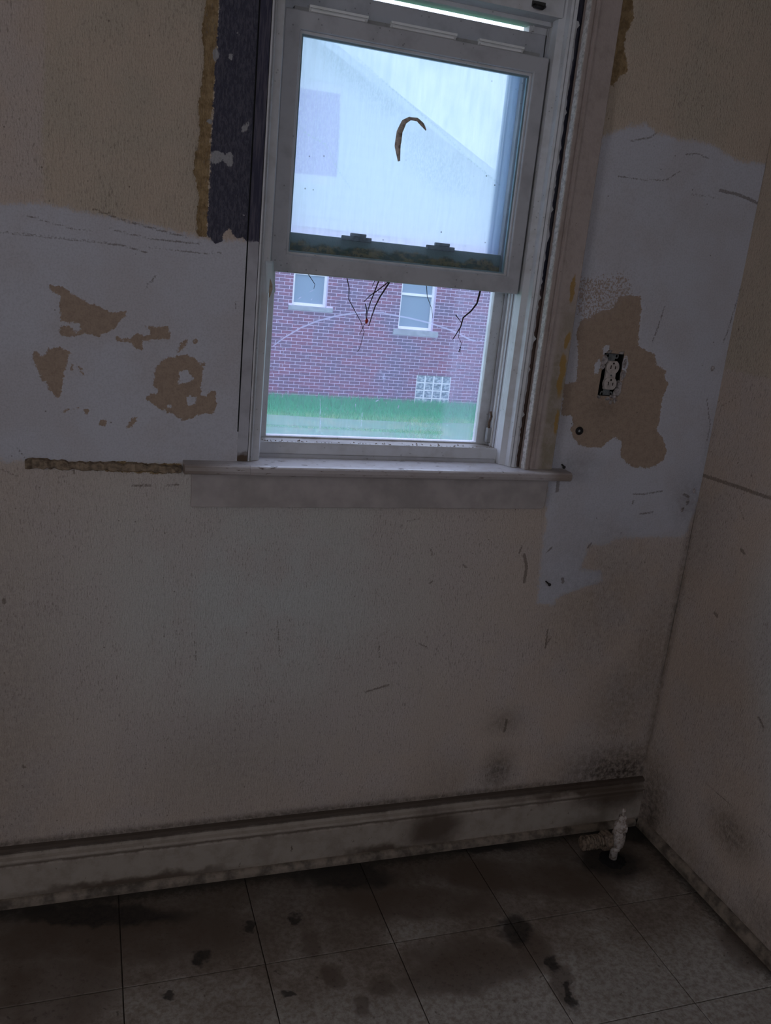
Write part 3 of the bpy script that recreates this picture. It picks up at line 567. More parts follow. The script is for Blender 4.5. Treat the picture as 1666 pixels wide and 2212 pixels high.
# ragged lip of plaster left where the old sill ran on
lip = MB(); xs = np.linspace(-0.118, 0.184, 46); top = []; bot = []
for x in xs:
    t = (x + 0.118) / 0.302
    top.append((x, 1.030 - 0.004 * t + random.uniform(-0.003, 0.003) + 0.007 * math.exp(-((x + 0.09) / 0.02) ** 2)))
    bot.append((x, 1.012 - 0.006 * t + random.uniform(-0.003, 0.003)))
n = len(xs); v = []
for i in range(n):
    dpt = 0.006 + random.uniform(0, 0.006)
    v += [(top[i][0], 0.002, top[i][1]), (top[i][0], -dpt, top[i][1] - 0.002), (bot[i][0], -dpt * 0.7, bot[i][1] + 0.003), (bot[i][0], 0.002, bot[i][1])]
f = []
for i in range(n - 1):
    for k in range(3): f.append((i * 4 + k, i * 4 + k + 1, i * 4 + k + 5, i * 4 + k + 4))
f += [(0, 1, 2, 3), tuple((n - 1) * 4 + k for k in (3, 2, 1, 0))]
tag(lip.add(v, f).build('plaster_lip', simple('raw_plaster', (0.29, 0.215, 0.15), 0.9, 0.3, 90, None, 0.6), wall_back), 'ragged brown plaster edge')

MAT_CHIP = simple('broken_plaster', (0.42, 0.37, 0.36), 0.9, 0.3, 120, None, 0.6)
def chunk(x, z, r, mat=MAT_CHIP, y=-0.001, sq=1.0):
    k = random.randint(6, 8); pts = []
    for i in range(k):
        a = 2 * math.pi * i / k; rr = r * random.uniform(0.6, 1.15)
        pts.append((x + rr * math.cos(a), z + rr * sq * math.sin(a)))
    m = MB(); v = [(p[0], 0.004, p[1]) for p in pts] + [(x + (p[0] - x) * 0.75, y - random.uniform(0.001, 0.004), z + (p[1] - z) * 0.75) for p in pts]
    f = [(i, (i + 1) % k, k + (i + 1) % k, k + i) for i in range(k)] + [tuple(range(k, 2 * k))]
    return m.add(v, f).build('plaster_chip', mat, wall_back)
for (x, z, r, s) in ((1.152, 1.302, 0.011, 1.5), (1.149, 1.286, 0.007, 1.8), (1.208, 1.297, 0.006, 2.4), (1.209, 1.268, 0.007, 2.2), (1.205, 1.244, 0.010, 1.2),
                     (1.204, 1.228, 0.012, 1.0), (1.193, 1.216, 0.009, 0.8), (1.178, 1.211, 0.007, 0.8), (1.163, 1.322, 0.008, 0.8), (1.196, 1.321, 0.009, 0.6),
                     (1.153, 1.214, 0.006, 1.2), (1.199, 1.207, 0.006, 1.3), (1.188, 1.203, 0.005, 1.6)):
    chunk(x, z, r, sq=s)
for (x, z, r, s) in ((1.468, 0.955, 0.006, 2.0), (1.455, 0.935, 0.008, 1.2), (1.480, 0.985, 0.005, 2.2), (1.462, 1.30, 0.006, 1.5)):
    chunk(x, z, r, MAT_CHIP, sq=s)

def right_attrs(P):
    z = np.full(len(P), -0.08)
    gr = blobs(P, R_GRIME)
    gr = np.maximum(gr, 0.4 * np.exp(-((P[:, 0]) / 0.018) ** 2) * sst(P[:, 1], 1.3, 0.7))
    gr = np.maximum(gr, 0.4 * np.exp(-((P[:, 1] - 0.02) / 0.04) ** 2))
    ut = np.clip(P[:, 1] - 1.30, -0.08, 0.08)
    return dict(tan=z, skim=z, fuzz=z, utan=ut, brown=z, dark=z, spots=z, crack=lines(P, [(q, w + 0.0004) for q, w in R_CRACKS]), grime=gr, greenish=sst(P[:, 0] + 0.10 * np.sin(P[:, 1] * 6), -0.28, -0.50) * sst(P[:, 1], 0.15, 0.4))  # greyer and paler away from the corner: light gradient put into the colour
ry = coords(-1.0, 0.0, 0.006, [YB, -2.8, -2.0, -1.5, -1.2]); rz = coords(0.0, 2.15, 0.006, [2.3, ZC])
wall_right = grid('wall_right', ry, rz, lambda P, d: np.stack([XR - d, P[:, 0], P[:, 1]], 1), right_attrs, MAT_WALL,
                  disp=lambda P, a: 0.0008 * sst(a['skim'], -0.004, 0.004) + 0.001 * np.sin(P[:, 1] * 6 + P[:, 0] * 4))
struct(wall_right, 'tan textured side wall right of the corner', 'wall')
MB().box(XR + 0.008, XR + 0.15, YB, 0.0, 0, ZC).build('wall_core', MAT_PLAIN, wall_right)

wlm = MB().box(XL - 0.12, XL, YB, -2.65, 0, ZC).box(XL - 0.12, XL, -1.55, 0.17, 0, ZC).box(XL - 0.12, XL, -2.65, -1.55, 0, 0.93).box(XL - 0.12, XL, -2.65, -1.55, 2.27, ZC)
struct(wlm.build('wall_left', MAT_PLAIN), 'plain wall out of view on the left with an added opening for the fill lamp', 'wall')
w3 = MB()
for (a, b, c, d) in ((-2.65, -2.60, 0.93, 2.27), (-1.60, -1.55, 0.93, 2.27), (-2.60, -1.60, 0.93, 0.98), (-2.60, -1.60, 2.22, 2.27)):
    w3.box(XL - 0.11, XL - 0.03, a, b, c, d)
struct(w3.build('added_window_3', MAT_VINYL_L), 'added window frame round the fill lamp, unseen in the left wall', 'window')  # made-up frame, there only to house the left fill lamp
wr = MB().box(XL, -0.3, YB - 0.12, YB, 0, ZC).box(0.8, XR, YB - 0.12, YB, 0, ZC).box(-0.3, 0.8, YB - 0.12, YB, 0, 0.95).box(-0.3, 0.8, YB - 0.12, YB, 2.28, ZC)
struct(wr.build('wall_rear', MAT_PLAIN), 'plain wall behind the viewer with an added opening for the fill lamp', 'wall')
w2 = MB().frame(-0.3, 0.8, 0.95, 2.28, YB - 0.11, YB - 0.03, 0.05).build('added_window_2', MAT_VINYL_L, bevel=0.003)
struct(w2, 'added window frame round the fill lamp behind the viewer', 'window')  # frame invented to go with the rear fill lamp
struct(MB().box(XL - 0.12, XR + 0.15, YB - 0.12, 0.17, ZC, ZC + 0.1).build('ceiling', MAT_PLAIN), 'plain ceiling out of view', 'ceiling')

# floor: separate square vinyl tiles on a dark base
floor = MB().box(XL - 0.12, XR + 0.15, YB - 0.12, 0.17, -0.08, -0.0035).build('floor', MAT_GROUT)
struct(floor, 'stained square vinyl tile floor', 'floor')
PX, PY = 0.2943, 0.303
gx = [0.365 + PX * k for k in range(-10, 4)] + [XR]; gx[0] = XL
gy = [-0.307 - PY * k for k in range(0, 11)]; gy = [0.0] + gy; gy[-1] = YB
tile_cache = {}
for i in range(len(gx) - 1):
    for j in range(len(gy) - 1):
        w = gx[i + 1] - gx[i]; h = gy[j] - gy[j + 1]
        key = (round(w, 3), round(h, 3))
        if key not in tile_cache:
            a, b, g = w / 2 - 0.0011, h / 2 - 0.0011, 0.0014
            v = [(-a, -b, -0.0035), (a, -b, -0.0035), (a, b, -0.0035), (-a, b, -0.0035), (-a, -b, -g * .6), (a, -b, -g * .6), (a, b, -g * .6), (-a, b, -g * .6),
                 (-a + g, -b + g, 0), (a - g, -b + g, 0), (a - g, b - g, 0), (-a + g, b - g, 0)]
            f = [(0, 1, 5, 4), (1, 2, 6, 5), (2, 3, 7, 6), (3, 0, 4, 7), (4, 5, 9, 8), (5, 6, 10, 9), (6, 7, 11, 10), (7, 4, 8, 11), (8, 9, 10, 11)]
            me = bpy.data.meshes.new('tile'); me.from_pydata(v, [], f); me.materials.append(MAT_TILE); tile_cache[key] = me
        t = link('tile', tile_cache[key], None, floor)
        t.location = ((gx[i] + gx[i + 1]) / 2, (gy[j] + gy[j + 1]) / 2, -random.uniform(0, 0.0004))
        t.rotation_euler = (random.uniform(-.0008, .0008), random.uniform(-.0008, .0008), 0)

# skirting
prof = [(0.0, 0.0), (-0.018, 0.0), (-0.018, 0.098), (-0.0155, 0.101), (-0.0155, 0.106), (-0.021, 0.109), (-0.0225, 0.114), (-0.021, 0.119), (-0.013, 0.122), (-0.0115, 0.130), (-0.0145, 0.134), (-0.0145, 0.139), (-0.010, 0.142), (0.0, 0.144)]
bb = empty('baseboard_back', (0.0, 0.0, 0.0))
struct(bb, 'dirty moulded baseboard under the window wall', 'baseboard')
MB().prism(prof, 'x', XL, XR).build('board', MAT_BASE, bb)
qr = [(0, 0)] + [(-0.018 - 0.013 * math.sin(a), 0.019 * math.cos(a)) for a in np.linspace(0, math.pi / 2, 7)] + [(-0.031, 0.0)]
qr = [(-0.018, 0.0), (-0.018, 0.019)] + [(-0.018 - 0.013 * math.sin(a), 0.006 + 0.013 * math.cos(a)) for a in np.linspace(0.2, math.pi / 2, 6)] + [(-0.031, 0.0)]
MB().prism(qr, 'x', XL, XR - 0.014).build('shoe_moulding', MAT_SHOE, bb)
q2 = [(XR, 0.0), (XR, 0.029)] + [(XR - 0.0135 * math.sin(a), 0.010 + 0.019 * math.cos(a)) for a in np.linspace(0.15, math.pi / 2, 6)] + [(XR - 0.0135, 0.0)]
br_ = MB().prism([(p[0], p[1]) for p in q2], 'y', YB, -0.032).build('baseboard_right', MAT_SHOE)
struct(br_, 'narrow worn moulding along the foot of the right wall', 'baseboard')

# ---------------------------------------------------------------- window
win = empty('window_1', (0.6375, 0.0, 1.037))
struct(win, 'old double hung vinyl window with lower sash raised', 'window')
jl = MB().prism([(0.321, -0.003), (0.3245, -0.003), (0.3245, 0.004), (0.3285, -0.001), (0.332, 0.004), (0.346, 0.008), (0.350, 0.020), (0.350, 0.150), (0.321, 0.150)], 'z', 1.037, 2.03).build('jamb', MAT_VINYL_L, win)
jr = MB().prism([(0.9268, 0.026), (0.939, 0.018), (0.9405, 0.003), (0.945, 0.000), (0.946, 0.004), (0.9475, 0.000), (0.953, -0.003), (0.956, 0.002), (0.956, 0.150), (0.931, 0.150), (0.931, 0.050), (0.9268, 0.050)], 'z', 1.037, 2.03).build('jamb', MAT_VINYL_L, win)
# fins of the sash tracks on the right jamb, then on the left
for k, (y0, y1, dx, mt) in enumerate(((0.054, 0.0565, 0.0025, MAT_RIB), (0.071, 0.0735, 0.003, MAT_VINYL), (0.087, 0.0895, 0.004, MAT_RIB), (0.1045, 0.1070, 0.006, MAT_VINYL))):  # sky light on the ridges painted in as paler fins
    MB().box(0.931 - dx, 0.9312, y0, y1, 1.068, 1.985).build('track_fin', mt, win)
    MB().box(0.3498, 0.350 + dx * 0.8, y0, y1, 1.068, 1.985).build('track_fin', mt, win)
# corroded balance shoe low in the right track
bs = MB().box(0.917, 0.930, 0.088, 0.101, 1.075, 1.112).build('balance_shoe', MAT_VINYL_D, win, bevel=0.002)
MB().tube([(0.920, 0.090, 1.112), (0.918, 0.089, 1.125), (0.922, 0.088, 1.140), (0.919, 0.090, 1.152)], 0.003, 6).build('hook', simple('rusty_metal', (0.16, 0.10, 0.07), 0.7, 0.3, 90), bs, True)
sl = MB().prism([(0.046, 1.030), (0.046, 1.066), (0.0475, 1.0705), (0.050, 1.0705), (0.0515, 1.067), (0.150, 1.064), (0.150, 1.030)], 'x', 0.350, 0.931).build('sill', MAT_VINYL_L, win)
MB().prism([(0.0425, 1.0345), (0.0425, 1.044), (0.0462, 1.0455), (0.0462, 1.0345)], 'x', 0.350, 0.9235).build('sill_lip', MAT_VINYL, sl)
MB().prism([(0.053, 1.066), (0.053, 1.0685), (0.113, 1.0668), (0.113, 1.064)], 'x', 0.352, 0.929).build('sill_dirt', MAT_SILL, sl)
# crumbs of debris along the sill front
crumbs = MB()
for k in range(150):
    x = random.uniform(0.355, 0.925); y = 0.053 + abs(random.gauss(0, 0.012)); r = random.uniform(0.0008, 0.0028)
    crumbs.add([(x - r, y, 1.0675), (x + r, y - r, 1.0675), (x + r * .4, y + r, 1.0675), (x, y, 1.0675 + r * 1.2)], [(0, 1, 3), (1, 2, 3), (2, 0, 3)])
tag(crumbs.build('sill_crumbs', simple('debris', (0.22, 0.15, 0.11), 0.9, 0.4, 300, c2=(0.5, 0.46, 0.42)), sl), kind='stuff')
hd = MB().box(0.350, 0.931, 0.018, 0.060, 1.9935, 2.04).box(0.350, 0.931, 0.060, 0.100, 1.9855, 2.04).box(0.350, 0.931, 0.100, 0.150, 2.030, 2.04).build('head', MAT_VINYL_L, win)
MB().box(0.887, 0.9305, 0.078, 0.104, 1.9722, 1.9854).box(0.893, 0.897, 0.074, 0.078, 1.9740, 1.9854).build('stop_block', MAT_VINYL_L, win)
la = MB().tube([(0.862, 0.016, 2.005), (0.866, 0.004, 2.001), (0.874, 0.002, 2.000), (0.880, 0.006, 2.004)], 0.0045, 8).build('latch', simple('black_latch', (0.015, 0.015, 0.016), 0.4, 0.1), win, True)
MB().box(0.857, 0.887, 0.0145, 0.0182, 2.003, 2.014).build('latch_plate', simple('dull_latch_plate', (0.05, 0.05, 0.05), 0.5, 0.1), la)

# upper sash, slipped down a little so that the sky shows over it
us = MB().frame(0.354, 0.927, 1.466, 1.972, 0.074, 0.100, 0.042, 0.047, 0.040).build('upper_sash', MAT_VINYL, win, bevel=0.0025)
MB().box(0.397, 0.885, 0.0715, 0.0742, 1.4665, 1.5125).build('meeting_rail', MAT_MOSS, us, bevel=0.001)
for cxk in (0.541, 0.735):
    kp = MB().box(cxk - 0.033, cxk + 0.033, 0.064, 0.0735, 1.508, 1.518).box(cxk - 0.014, cxk + 0.020, 0.062, 0.0735, 1.518, 1.5245).build('lock_keeper', simple('tarnished_lock', (0.10, 0.115, 0.125), 0.6, 0.3, 120), us, bevel=0.0015)
gsm = M('translucent_glazing_strip'); gsm.nt.nodes.remove(gsm.b)
gst = nd(gsm.nt, 'BsdfTranslucent', {'Color': gsm.mix(gsm.ramp(gsm.noise(1.0, 3, 0.6, (300, 1, 5)), 0.4, 0.65), (0.72, 0.82, 0.95), (0.50, 0.62, 0.75))}); gsd = nd(gsm.nt, 'BsdfDiffuse', {'Color': (0.5, 0.52, 0.55)})
gsx = nd(gsm.nt, 'MixShader', {0: 0.35, 1: gst.outputs[0], 2: gsd.outputs[0]}); gsm.nt.links.new(gsx.outputs[0], gsm.out.inputs['Surface'])
for (a, b, y) in ((0.8560, 0.8640, 0.0930), (0.8645, 0.8680, 0.0915), (0.8685, 0.8860, 0.0935)):
    MB().box(a, b, y - 0.0012, y, 1.513, 1.932).build('glazing_strip', gsm.m, us)
def fog_attrs(P):
    return dict(rect=union(P, [F_RECT]), line=lines(P, [(l, 0.001) for l in F_LINES]), grey=union(P, F_GREY))
grid('glass_pane', coords(0.395, 0.886, 0.004), coords(1.511, 1.934, 0.004), lambda P, d: np.stack([P[:, 0], P[:, 1] * 0 + 0.088, P[:, 1]], 1) - np.array([0.6375, 0, 1.037]), fog_attrs, MAT_FOG, us)

# lower sash, pushed up
ls = MB().frame(0.3525, 0.9225, 1.431, 1.9195, 0.035, 0.066, 0.0325, 0.0375, 0.0335).build('lower_sash', MAT_VINYL, win, bevel=0.003, seg=3)
MB().frame(0.3845, 0.8905, 1.4680, 1.8865, 0.041, 0.050, 0.0052, 0.005, 0.006).build('glazing_bead', MAT_VINYL_L, ls, bevel=0.0015)
MB().frame(0.3895, 0.8855, 1.4728, 1.8805, 0.0462, 0.053, 0.0035).build('spacer', simple('spacer_bar', (0.24, 0.33, 0.36), 0.4, 0.1), ls)
grid('glass_pane', [0.390, 0.885], [1.4735, 1.880], lambda P, d: np.stack([P[:, 0], P[:, 1] * 0 + 0.0475, P[:, 1]], 1) - np.array([0.6375, 0, 1.037]), lambda P: {}, MAT_SASHGLASS, ls)
for (a, b) in ((0.402, 0.510), (0.568, 0.700), (0.760, 0.853)):
    MB().prism([(0.036, 1.9185), (0.031, 1.9192), (0.031, 1.9225), (0.040, 1.9225)], 'x', a, b).prism([(0.0365, 1.926), (0.034, 1.9265), (0.034, 1.931), (0.046, 1.931), (0.046, 1.9195), (0.042, 1.9195)], 'x', a - 0.002, b + 0.008).build('finger_rib', MAT_RIB, ls)
MB().box(0.372, 0.902, 0.0425, 0.060, 1.9190, 1.9265).build('top_channel', MAT_VINYL_D, ls)

# storm window outside
st = MB().frame(0.350, 0.931, 1.064, 2.029, 0.113, 0.138, 0.030, 0.0065, 0.006).build('storm_frame', MAT_VINYL_L, win, bevel=0.002)
def storm_attrs(P):
    ar = np.array(S_ARC)
    arc = np.where((P[:, 0] > ar[0, 0]) & (P[:, 0] < ar[-1, 0]), P[:, 1] - np.interp(P[:, 0], ar[:, 0], ar[:, 1]), 0.05)
    return dict(arc=arc, scr=lines(P, [(s, 0.0007) for s in S_SCR]), strip=union(P, [S_STRIP]), strip2=union(P, [S_STRIP2]), band=union(P, [S_REFL_BAND]), band2=union(P, [S_BAND2]))
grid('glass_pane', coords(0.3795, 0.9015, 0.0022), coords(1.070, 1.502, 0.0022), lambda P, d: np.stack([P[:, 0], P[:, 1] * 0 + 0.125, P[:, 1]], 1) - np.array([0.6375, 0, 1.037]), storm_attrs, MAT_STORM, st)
MB().box(0.3795, 0.9015, 0.118, 0.132, 1.500, 1.512).build('storm_rail', MAT_VINYL, st)

# ---------------------------------------------------------------- trim round the window
def casing_outline():
    return [(0.9675, 0.0), (0.9672, -0.0185), (0.9690, -0.0235), (0.9730, -0.0250), (0.9800, -0.0235), (0.9855, -0.0190), (0.9885, -0.0195), (0.9895, -0.0225), (0.9925, -0.0225), (0.9935, -0.0190), (1.0300, -0.0175), (1.0455, -0.0175), (1.0470, -0.0160), (1.0470, 0.0)]
t1 = MB().prism(casing_outline(), 'z', 1.037, 2.14).build('trim_1', MAT_CASING)
struct(t1, 'chipped pinkish beige casing on the right of the window', 'trim')
# ragged paint ridge along the casing's inner edge
rg = MB(); v = []; f = []; k = 0
for z in np.arange(1.037, 2.10, 0.006):
    j = random.uniform(0, 0.0022); v += [(0.9668 - j, -0.0135, z), (0.9682, -0.0240 - random.uniform(0, .001), z), (0.9700 + j * .3, -0.0252, z)]
    if k: f += [(k - 3, k - 2, k + 1, k), (k - 2, k - 1, k + 2, k + 1)]
    k += 3
tag(rg.add(v, f).build('paint_ridge', simple('flaking_white_paint', (0.62, 0.58, 0.55), 0.6, 0.2, 150), t1), 'pale flaking paint edge')
t4 = MB().prism([(0.952, 0.010), (0.9735, 0.006), (0.9735, 0.05), (0.952, 0.05)], 'z', 1.037, 2.14).build('trim_4', MAT_GAP)
struct(t4, 'dark bare wood strip between window frame and casing', 'trim')
# torn caulk flecks at the frame side of the gap
ck = MB(); v = []; f = []; k = 0
for z in np.arange(1.037, 1.99, 0.007):
    e = 0.0015 + abs(random.gauss(0, 0.0016)) + (0.004 if random.random() < 0.05 else 0)
    v += [(0.9530, -0.0032, z), (0.9560 + e, -0.0005, z), (0.9560 + e * .6, 0.006, z)]
    if k: f += [(k - 3, k - 2, k + 1, k), (k - 2, k - 1, k + 2, k + 1)]
    k += 3
ck.add(v, f).build('torn_caulk', MAT_VINYL_L, t4)
t2 = MB().prism([(0.050, 1.0150), (0.050, 1.0365), (-0.040, 1.0365), (-0.046, 1.0350), (-0.0495, 1.0310), (-0.0500, 1.0240), (-0.0480, 1.0180), (-0.0440, 1.0150)], 'x', 0.3205, 0.9715)
t2.prism([(-0.0005, 1.0150), (-0.0005, 1.0365), (-0.040, 1.0365), (-0.046, 1.0350), (-0.0495, 1.0310), (-0.0500, 1.0240), (-0.0480, 1.0180), (-0.0440, 1.0150)], 'x', 0.9715, 1.086)
t2.prism([(-0.0005, 1.0150), (-0.0005, 1.0365), (-0.034, 1.0365), (-0.042, 1.0345), (-0.0455, 1.0310), (-0.0460, 1.0240), (-0.0440, 1.0180), (-0.0400, 1.0150)], 'x', 0.186, 0.3205)
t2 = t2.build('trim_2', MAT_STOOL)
struct(t2, 'worn painted window stool with brown ends', 'trim')
corner = [(1.046 + 0.012 * (math.cos(a) - 1) , 0.949 - 0.012 * math.sin(a)) for a in np.linspace(0, math.pi / 2, 6)]
ap = [(0.205, 1.0148), (1.046, 1.0148)] + corner + [(0.205, 0.937)]
t3 = MB().prism(ap, 'y', -0.013, 0.0).build('trim_3', MAT_APRON, bevel=0.002)
struct(t3, 'flat painted apron board below the window stool', 'trim')
t5 = MB().prism([(0.2985, 0.004), (0.2985, -0.0035), (0.3195, -0.0035), (0.3205, 0.010), (0.310, 0.010)], 'z', 1.037, 2.14).build('trim_5', MAT_LSTRIP)
struct(t5, 'narrow strip left of the window, dark above and white below', 'trim')
MB().box(0.2960, 0.2990, -0.0022, 0.001, 1.10, 2.14).build('joint', simple('black_joint', (0.012, 0.012, 0.014), 0.9), t5)

# ---------------------------------------------------------------- things on the wall and floor
# duplex receptacle in an open box
ox, oz = 1.1765, 1.2665
ou = empty('electrical_outlet', (ox, 0.0, oz - 0.05))
tag(ou, 'bare cream duplex outlet in an open black wall box', 'outlet')
MAT_BOX = simple('black_box_steel', (0.018, 0.018, 0.019), 0.5, 0.3, 90)
bx = MB()
bx.box(1.1502, 1.1515, 0.002, 0.065, 1.2172, 1.3178).box(1.2025, 1.2038, 0.002, 0.065, 1.2172, 1.3178).box(1.1515, 1.2025, 0.002, 0.065, 1.2172, 1.2185).box(1.1515, 1.2025, 0.002, 0.065, 1.3165, 1.3178).box(1.1515, 1.2025, 0.063, 0.065, 1.2185, 1.3165)
bx.build('wall_box', MAT_BOX, ou)
MAT_STRAP = simple('dull_strap_steel', (0.16, 0.165, 0.165), 0.45, 0.25, 120)
sk = MB().box(ox - 0.009, ox + 0.009, 0.006, 0.0085, oz - 0.050, oz + 0.050)
stp = sk.build('strap', MAT_STRAP, ou, bevel=0.0008)
for s in (-1, 1):
    for d in (-0.012, 0.012):
        r = MB()
        for k in range(12):
            a0 = 2 * math.pi * k / 12; a1 = 2 * math.pi * (k + 1) / 12
            c = (ox + d, oz + s * 0.0455)
            vs = []
            for a in (a0, a1):
                for rr in (0.0028, 0.0055):
                    for y in (0.0055, 0.0075): vs.append((c[0] + rr * math.cos(a), y, c[1] + rr * 1.25 * math.sin(a)))
            r.add(vs, [(0, 2, 6, 4), (2, 3, 7, 6), (3, 1, 5, 7), (1, 0, 4, 5)])
        r.build('strap_ear', MAT_STRAP, ou)
    MB().lathe([(0.0032, -0.0005), (0.0032, 0.0035), (0.002, 0.0045)], (ox, 0.0055, oz + s * 0.0415), 'y', 10).build('screw', MAT_STRAP, ou)
MAT_FACE = simple('cream_plastic', (0.50, 0.435, 0.40), 0.4, 0.15, 60)
MAT_SLOT = simple('slot_dark', (0.02, 0.012, 0.01), 0.8)
MB().box(ox - 0.0135, ox + 0.0135, -0.002, 0.007, oz - 0.034, oz + 0.034).build('receptacle_body', MAT_FACE, ou, bevel=0.002)
for s in (-1, 1):
    cz = oz + s * 0.0195; out = []
    for k in range(28):
        a = 2 * math.pi * k / 28
        x = 0.0172 * math.cos(a); z = 0.0172 * math.sin(a)
        out.append((ox + x, cz + max(-0.0142, min(0.0142, z))))
    fc = MB().prism(out, 'y', -0.0055, 0.004).build('socket_face', MAT_FACE, ou, bevel=0.001)
    for d, h in ((-0.0062, 0.0085), (0.0062, 0.0070)):
        MB().box(ox + d - 0.0011, ox + d + 0.0011, -0.0059, -0.0050, cz - 0.004 , cz - 0.004 + h).build('slot', MAT_SLOT, fc)
    MB().lathe([(0.0025, -0.0059), (0.0025, -0.0050)], (ox, 0, cz + 0.0092), 'y', 10).build('slot', MAT_SLOT, fc)
MB().lathe([(0.0022, -0.0035), (0.0022, 0.0), (0.0015, 0.001)], (ox, 0, oz), 'y', 10).build('screw', MAT_STRAP, ou)

# rubber grommet on the wall
gm = MB(); seg, ring = 22, 10; v = []; f = []
for i in range(seg):
    a = 2 * math.pi * i / seg
    for j in range(ring):
        b = 2 * math.pi * j / ring; r = 0.0068 + 0.0034 * math.cos(b)
        v.append((1.1145 + r * math.cos(a), -0.0022 - 0.0034 * math.sin(b), 1.130 + r * math.sin(a)))
for i in range(seg):
    for j in range(ring):
        f.append((i * ring + j, ((i + 1) % seg) * ring + j, ((i + 1) % seg) * ring + (j + 1) % ring, i * ring + (j + 1) % ring))
gmo = empty('rubber_grommet', (1.1145, 0.0, 1.130))
tag(gmo, 'small round black rubber ring on the wall below the outlet', 'grommet')
gm.add(v, f).build('ring', simple('black_rubber', (0.015, 0.013, 0.014), 0.6, 0.1), gmo, True)
MB().lathe([(0.0038, 0.0012), (0.0038, -0.0018), (0.002, -0.0024)], (1.1145, 0, 1.130), 'y', 12).build('plug', simple('grey_plug', (0.34, 0.34, 0.33), 0.6, 0.1), gmo)

# bent old nails
MAT_NAIL = simple('rusted_nail', (0.03, 0.026, 0.024), 0.7, 0.2, 200)
def nail(x, z, label, dx, r=0.004):
    e = empty('nail', (x, 0, z)); tag(e, label, 'nail')
    MB().tube([(x, 0.004, z), (x + dx * .3, -0.008, z - 0.001), (x + dx, -0.016, z - 0.003)], 0.0020, 8).build('shank', MAT_NAIL, e, True)
    MB().lathe([(r, -0.0185), (r, -0.0165), (0.002, -0.0155)], (x + dx, 0, z - 0.003), 'y', 12).build('nail_head', MAT_NAIL, e)
nail(1.082, 1.0465, 'dark nail just above the right end of the window stool', -0.003)
nail(1.088, 0.745, 'dark nail in the bare wall below the right end of the apron', 0.002)

# capped radiator valve in the corner
vx, vy = 1.338, -0.150
va = empty('radiator_valve', (vx, vy, 0.0))
tag(va, 'flaking white capped radiator valve standing in the floor corner', 'pipe')
def pipe_mat():
    m = M('flaking_white_pipe_paint', 0.7, 0.25)
    n = m.noise(110, 5, 0.7); c = m.mix(m.ramp(n, 0.45, 0.62), (0.46, 0.40, 0.365), (0.24, 0.185, 0.15))
    m.color(m.mix(m.ramp(m.noise(60, 5, 0.7), 0.58, 0.68), c, (0.06, 0.045, 0.04))); m.bump(n, 0.7, 0.003); return m.m
MAT_PIPE = pipe_mat()
MAT_OLDNUT = simple('grimy_brass', (0.23, 0.17, 0.125), 0.6, 0.4, 130, None, 0.5)
MB().lathe([(0.0105, 0.0), (0.0105, 0.030), (0.0145, 0.034), (0.0150, 0.044)], (vx - 0.006, vy, 0), 'z', 18, 0.02).build('riser_pipe', MAT_PIPE, va, True)
MB().lathe([(0.0130, 0.040), (0.0175, 0.048), (0.0190, 0.062), (0.0185, 0.078), (0.0160, 0.088), (0.0150, 0.094)], (vx - 0.002, vy, 0), 'z', 20, 0.03).build('valve_body', MAT_PIPE, va, True)
MB().lathe([(0.0150, 0.090), (0.0195, 0.094), (0.0200, 0.106), (0.0165, 0.112), (0.0120, 0.118), (0.0115, 0.132), (0.0085, 0.138)], (vx, vy, 0), 'z', 6).build('bonnet_nut', MAT_PIPE, va, bevel=0.0015)
MB().lathe([(0.0035, 0.136), (0.0035, 0.143), (0.0062, 0.147), (0.0058, 0.155), (0.002, 0.158)], (vx, vy, 0), 'z', 12).build('stem', MAT_PIPE, va, True)
MB().lathe([(0.0105, -0.062), (0.0125, -0.050), (0.0135, -0.018), (0.0140, -0.010)], (vx, vy, 0.066), 'x', 18, 0.03).build('tailpiece', MAT_PIPE, va, True)
pr = []
for k in range(8):
    h = -0.112 + k * 0.0075
    pr += [(0.0165, h), (0.0190, h + 0.0022), (0.0190, h + 0.0045), (0.0160, h + 0.0068)]
MB().lathe([(0.0100, -0.114)] + pr + [(0.010, -0.0500)], (vx, vy, 0.066), 'x', 16, 0.04).build('union_nut', MAT_OLDNUT, va)
MB().lathe([(0.0250, -0.052), (0.0262, -0.048), (0.0262, -0.032), (0.0245, -0.028)], (vx, vy, 0.066), 'x', 6).build('hex_nut', MAT_OLDNUT, va, bevel=0.001)
MB().lathe([(0.036, 0.0), (0.034, 0.002), (0.026, 0.004), (0.012, 0.006)], (vx - 0.006, vy, 0.0), 'z', 28, 0.10).build('floor_plate', simple('black_floor_plate', (0.014, 0.013, 0.013), 0.8, 0.3, 80, None, 0.4), va)

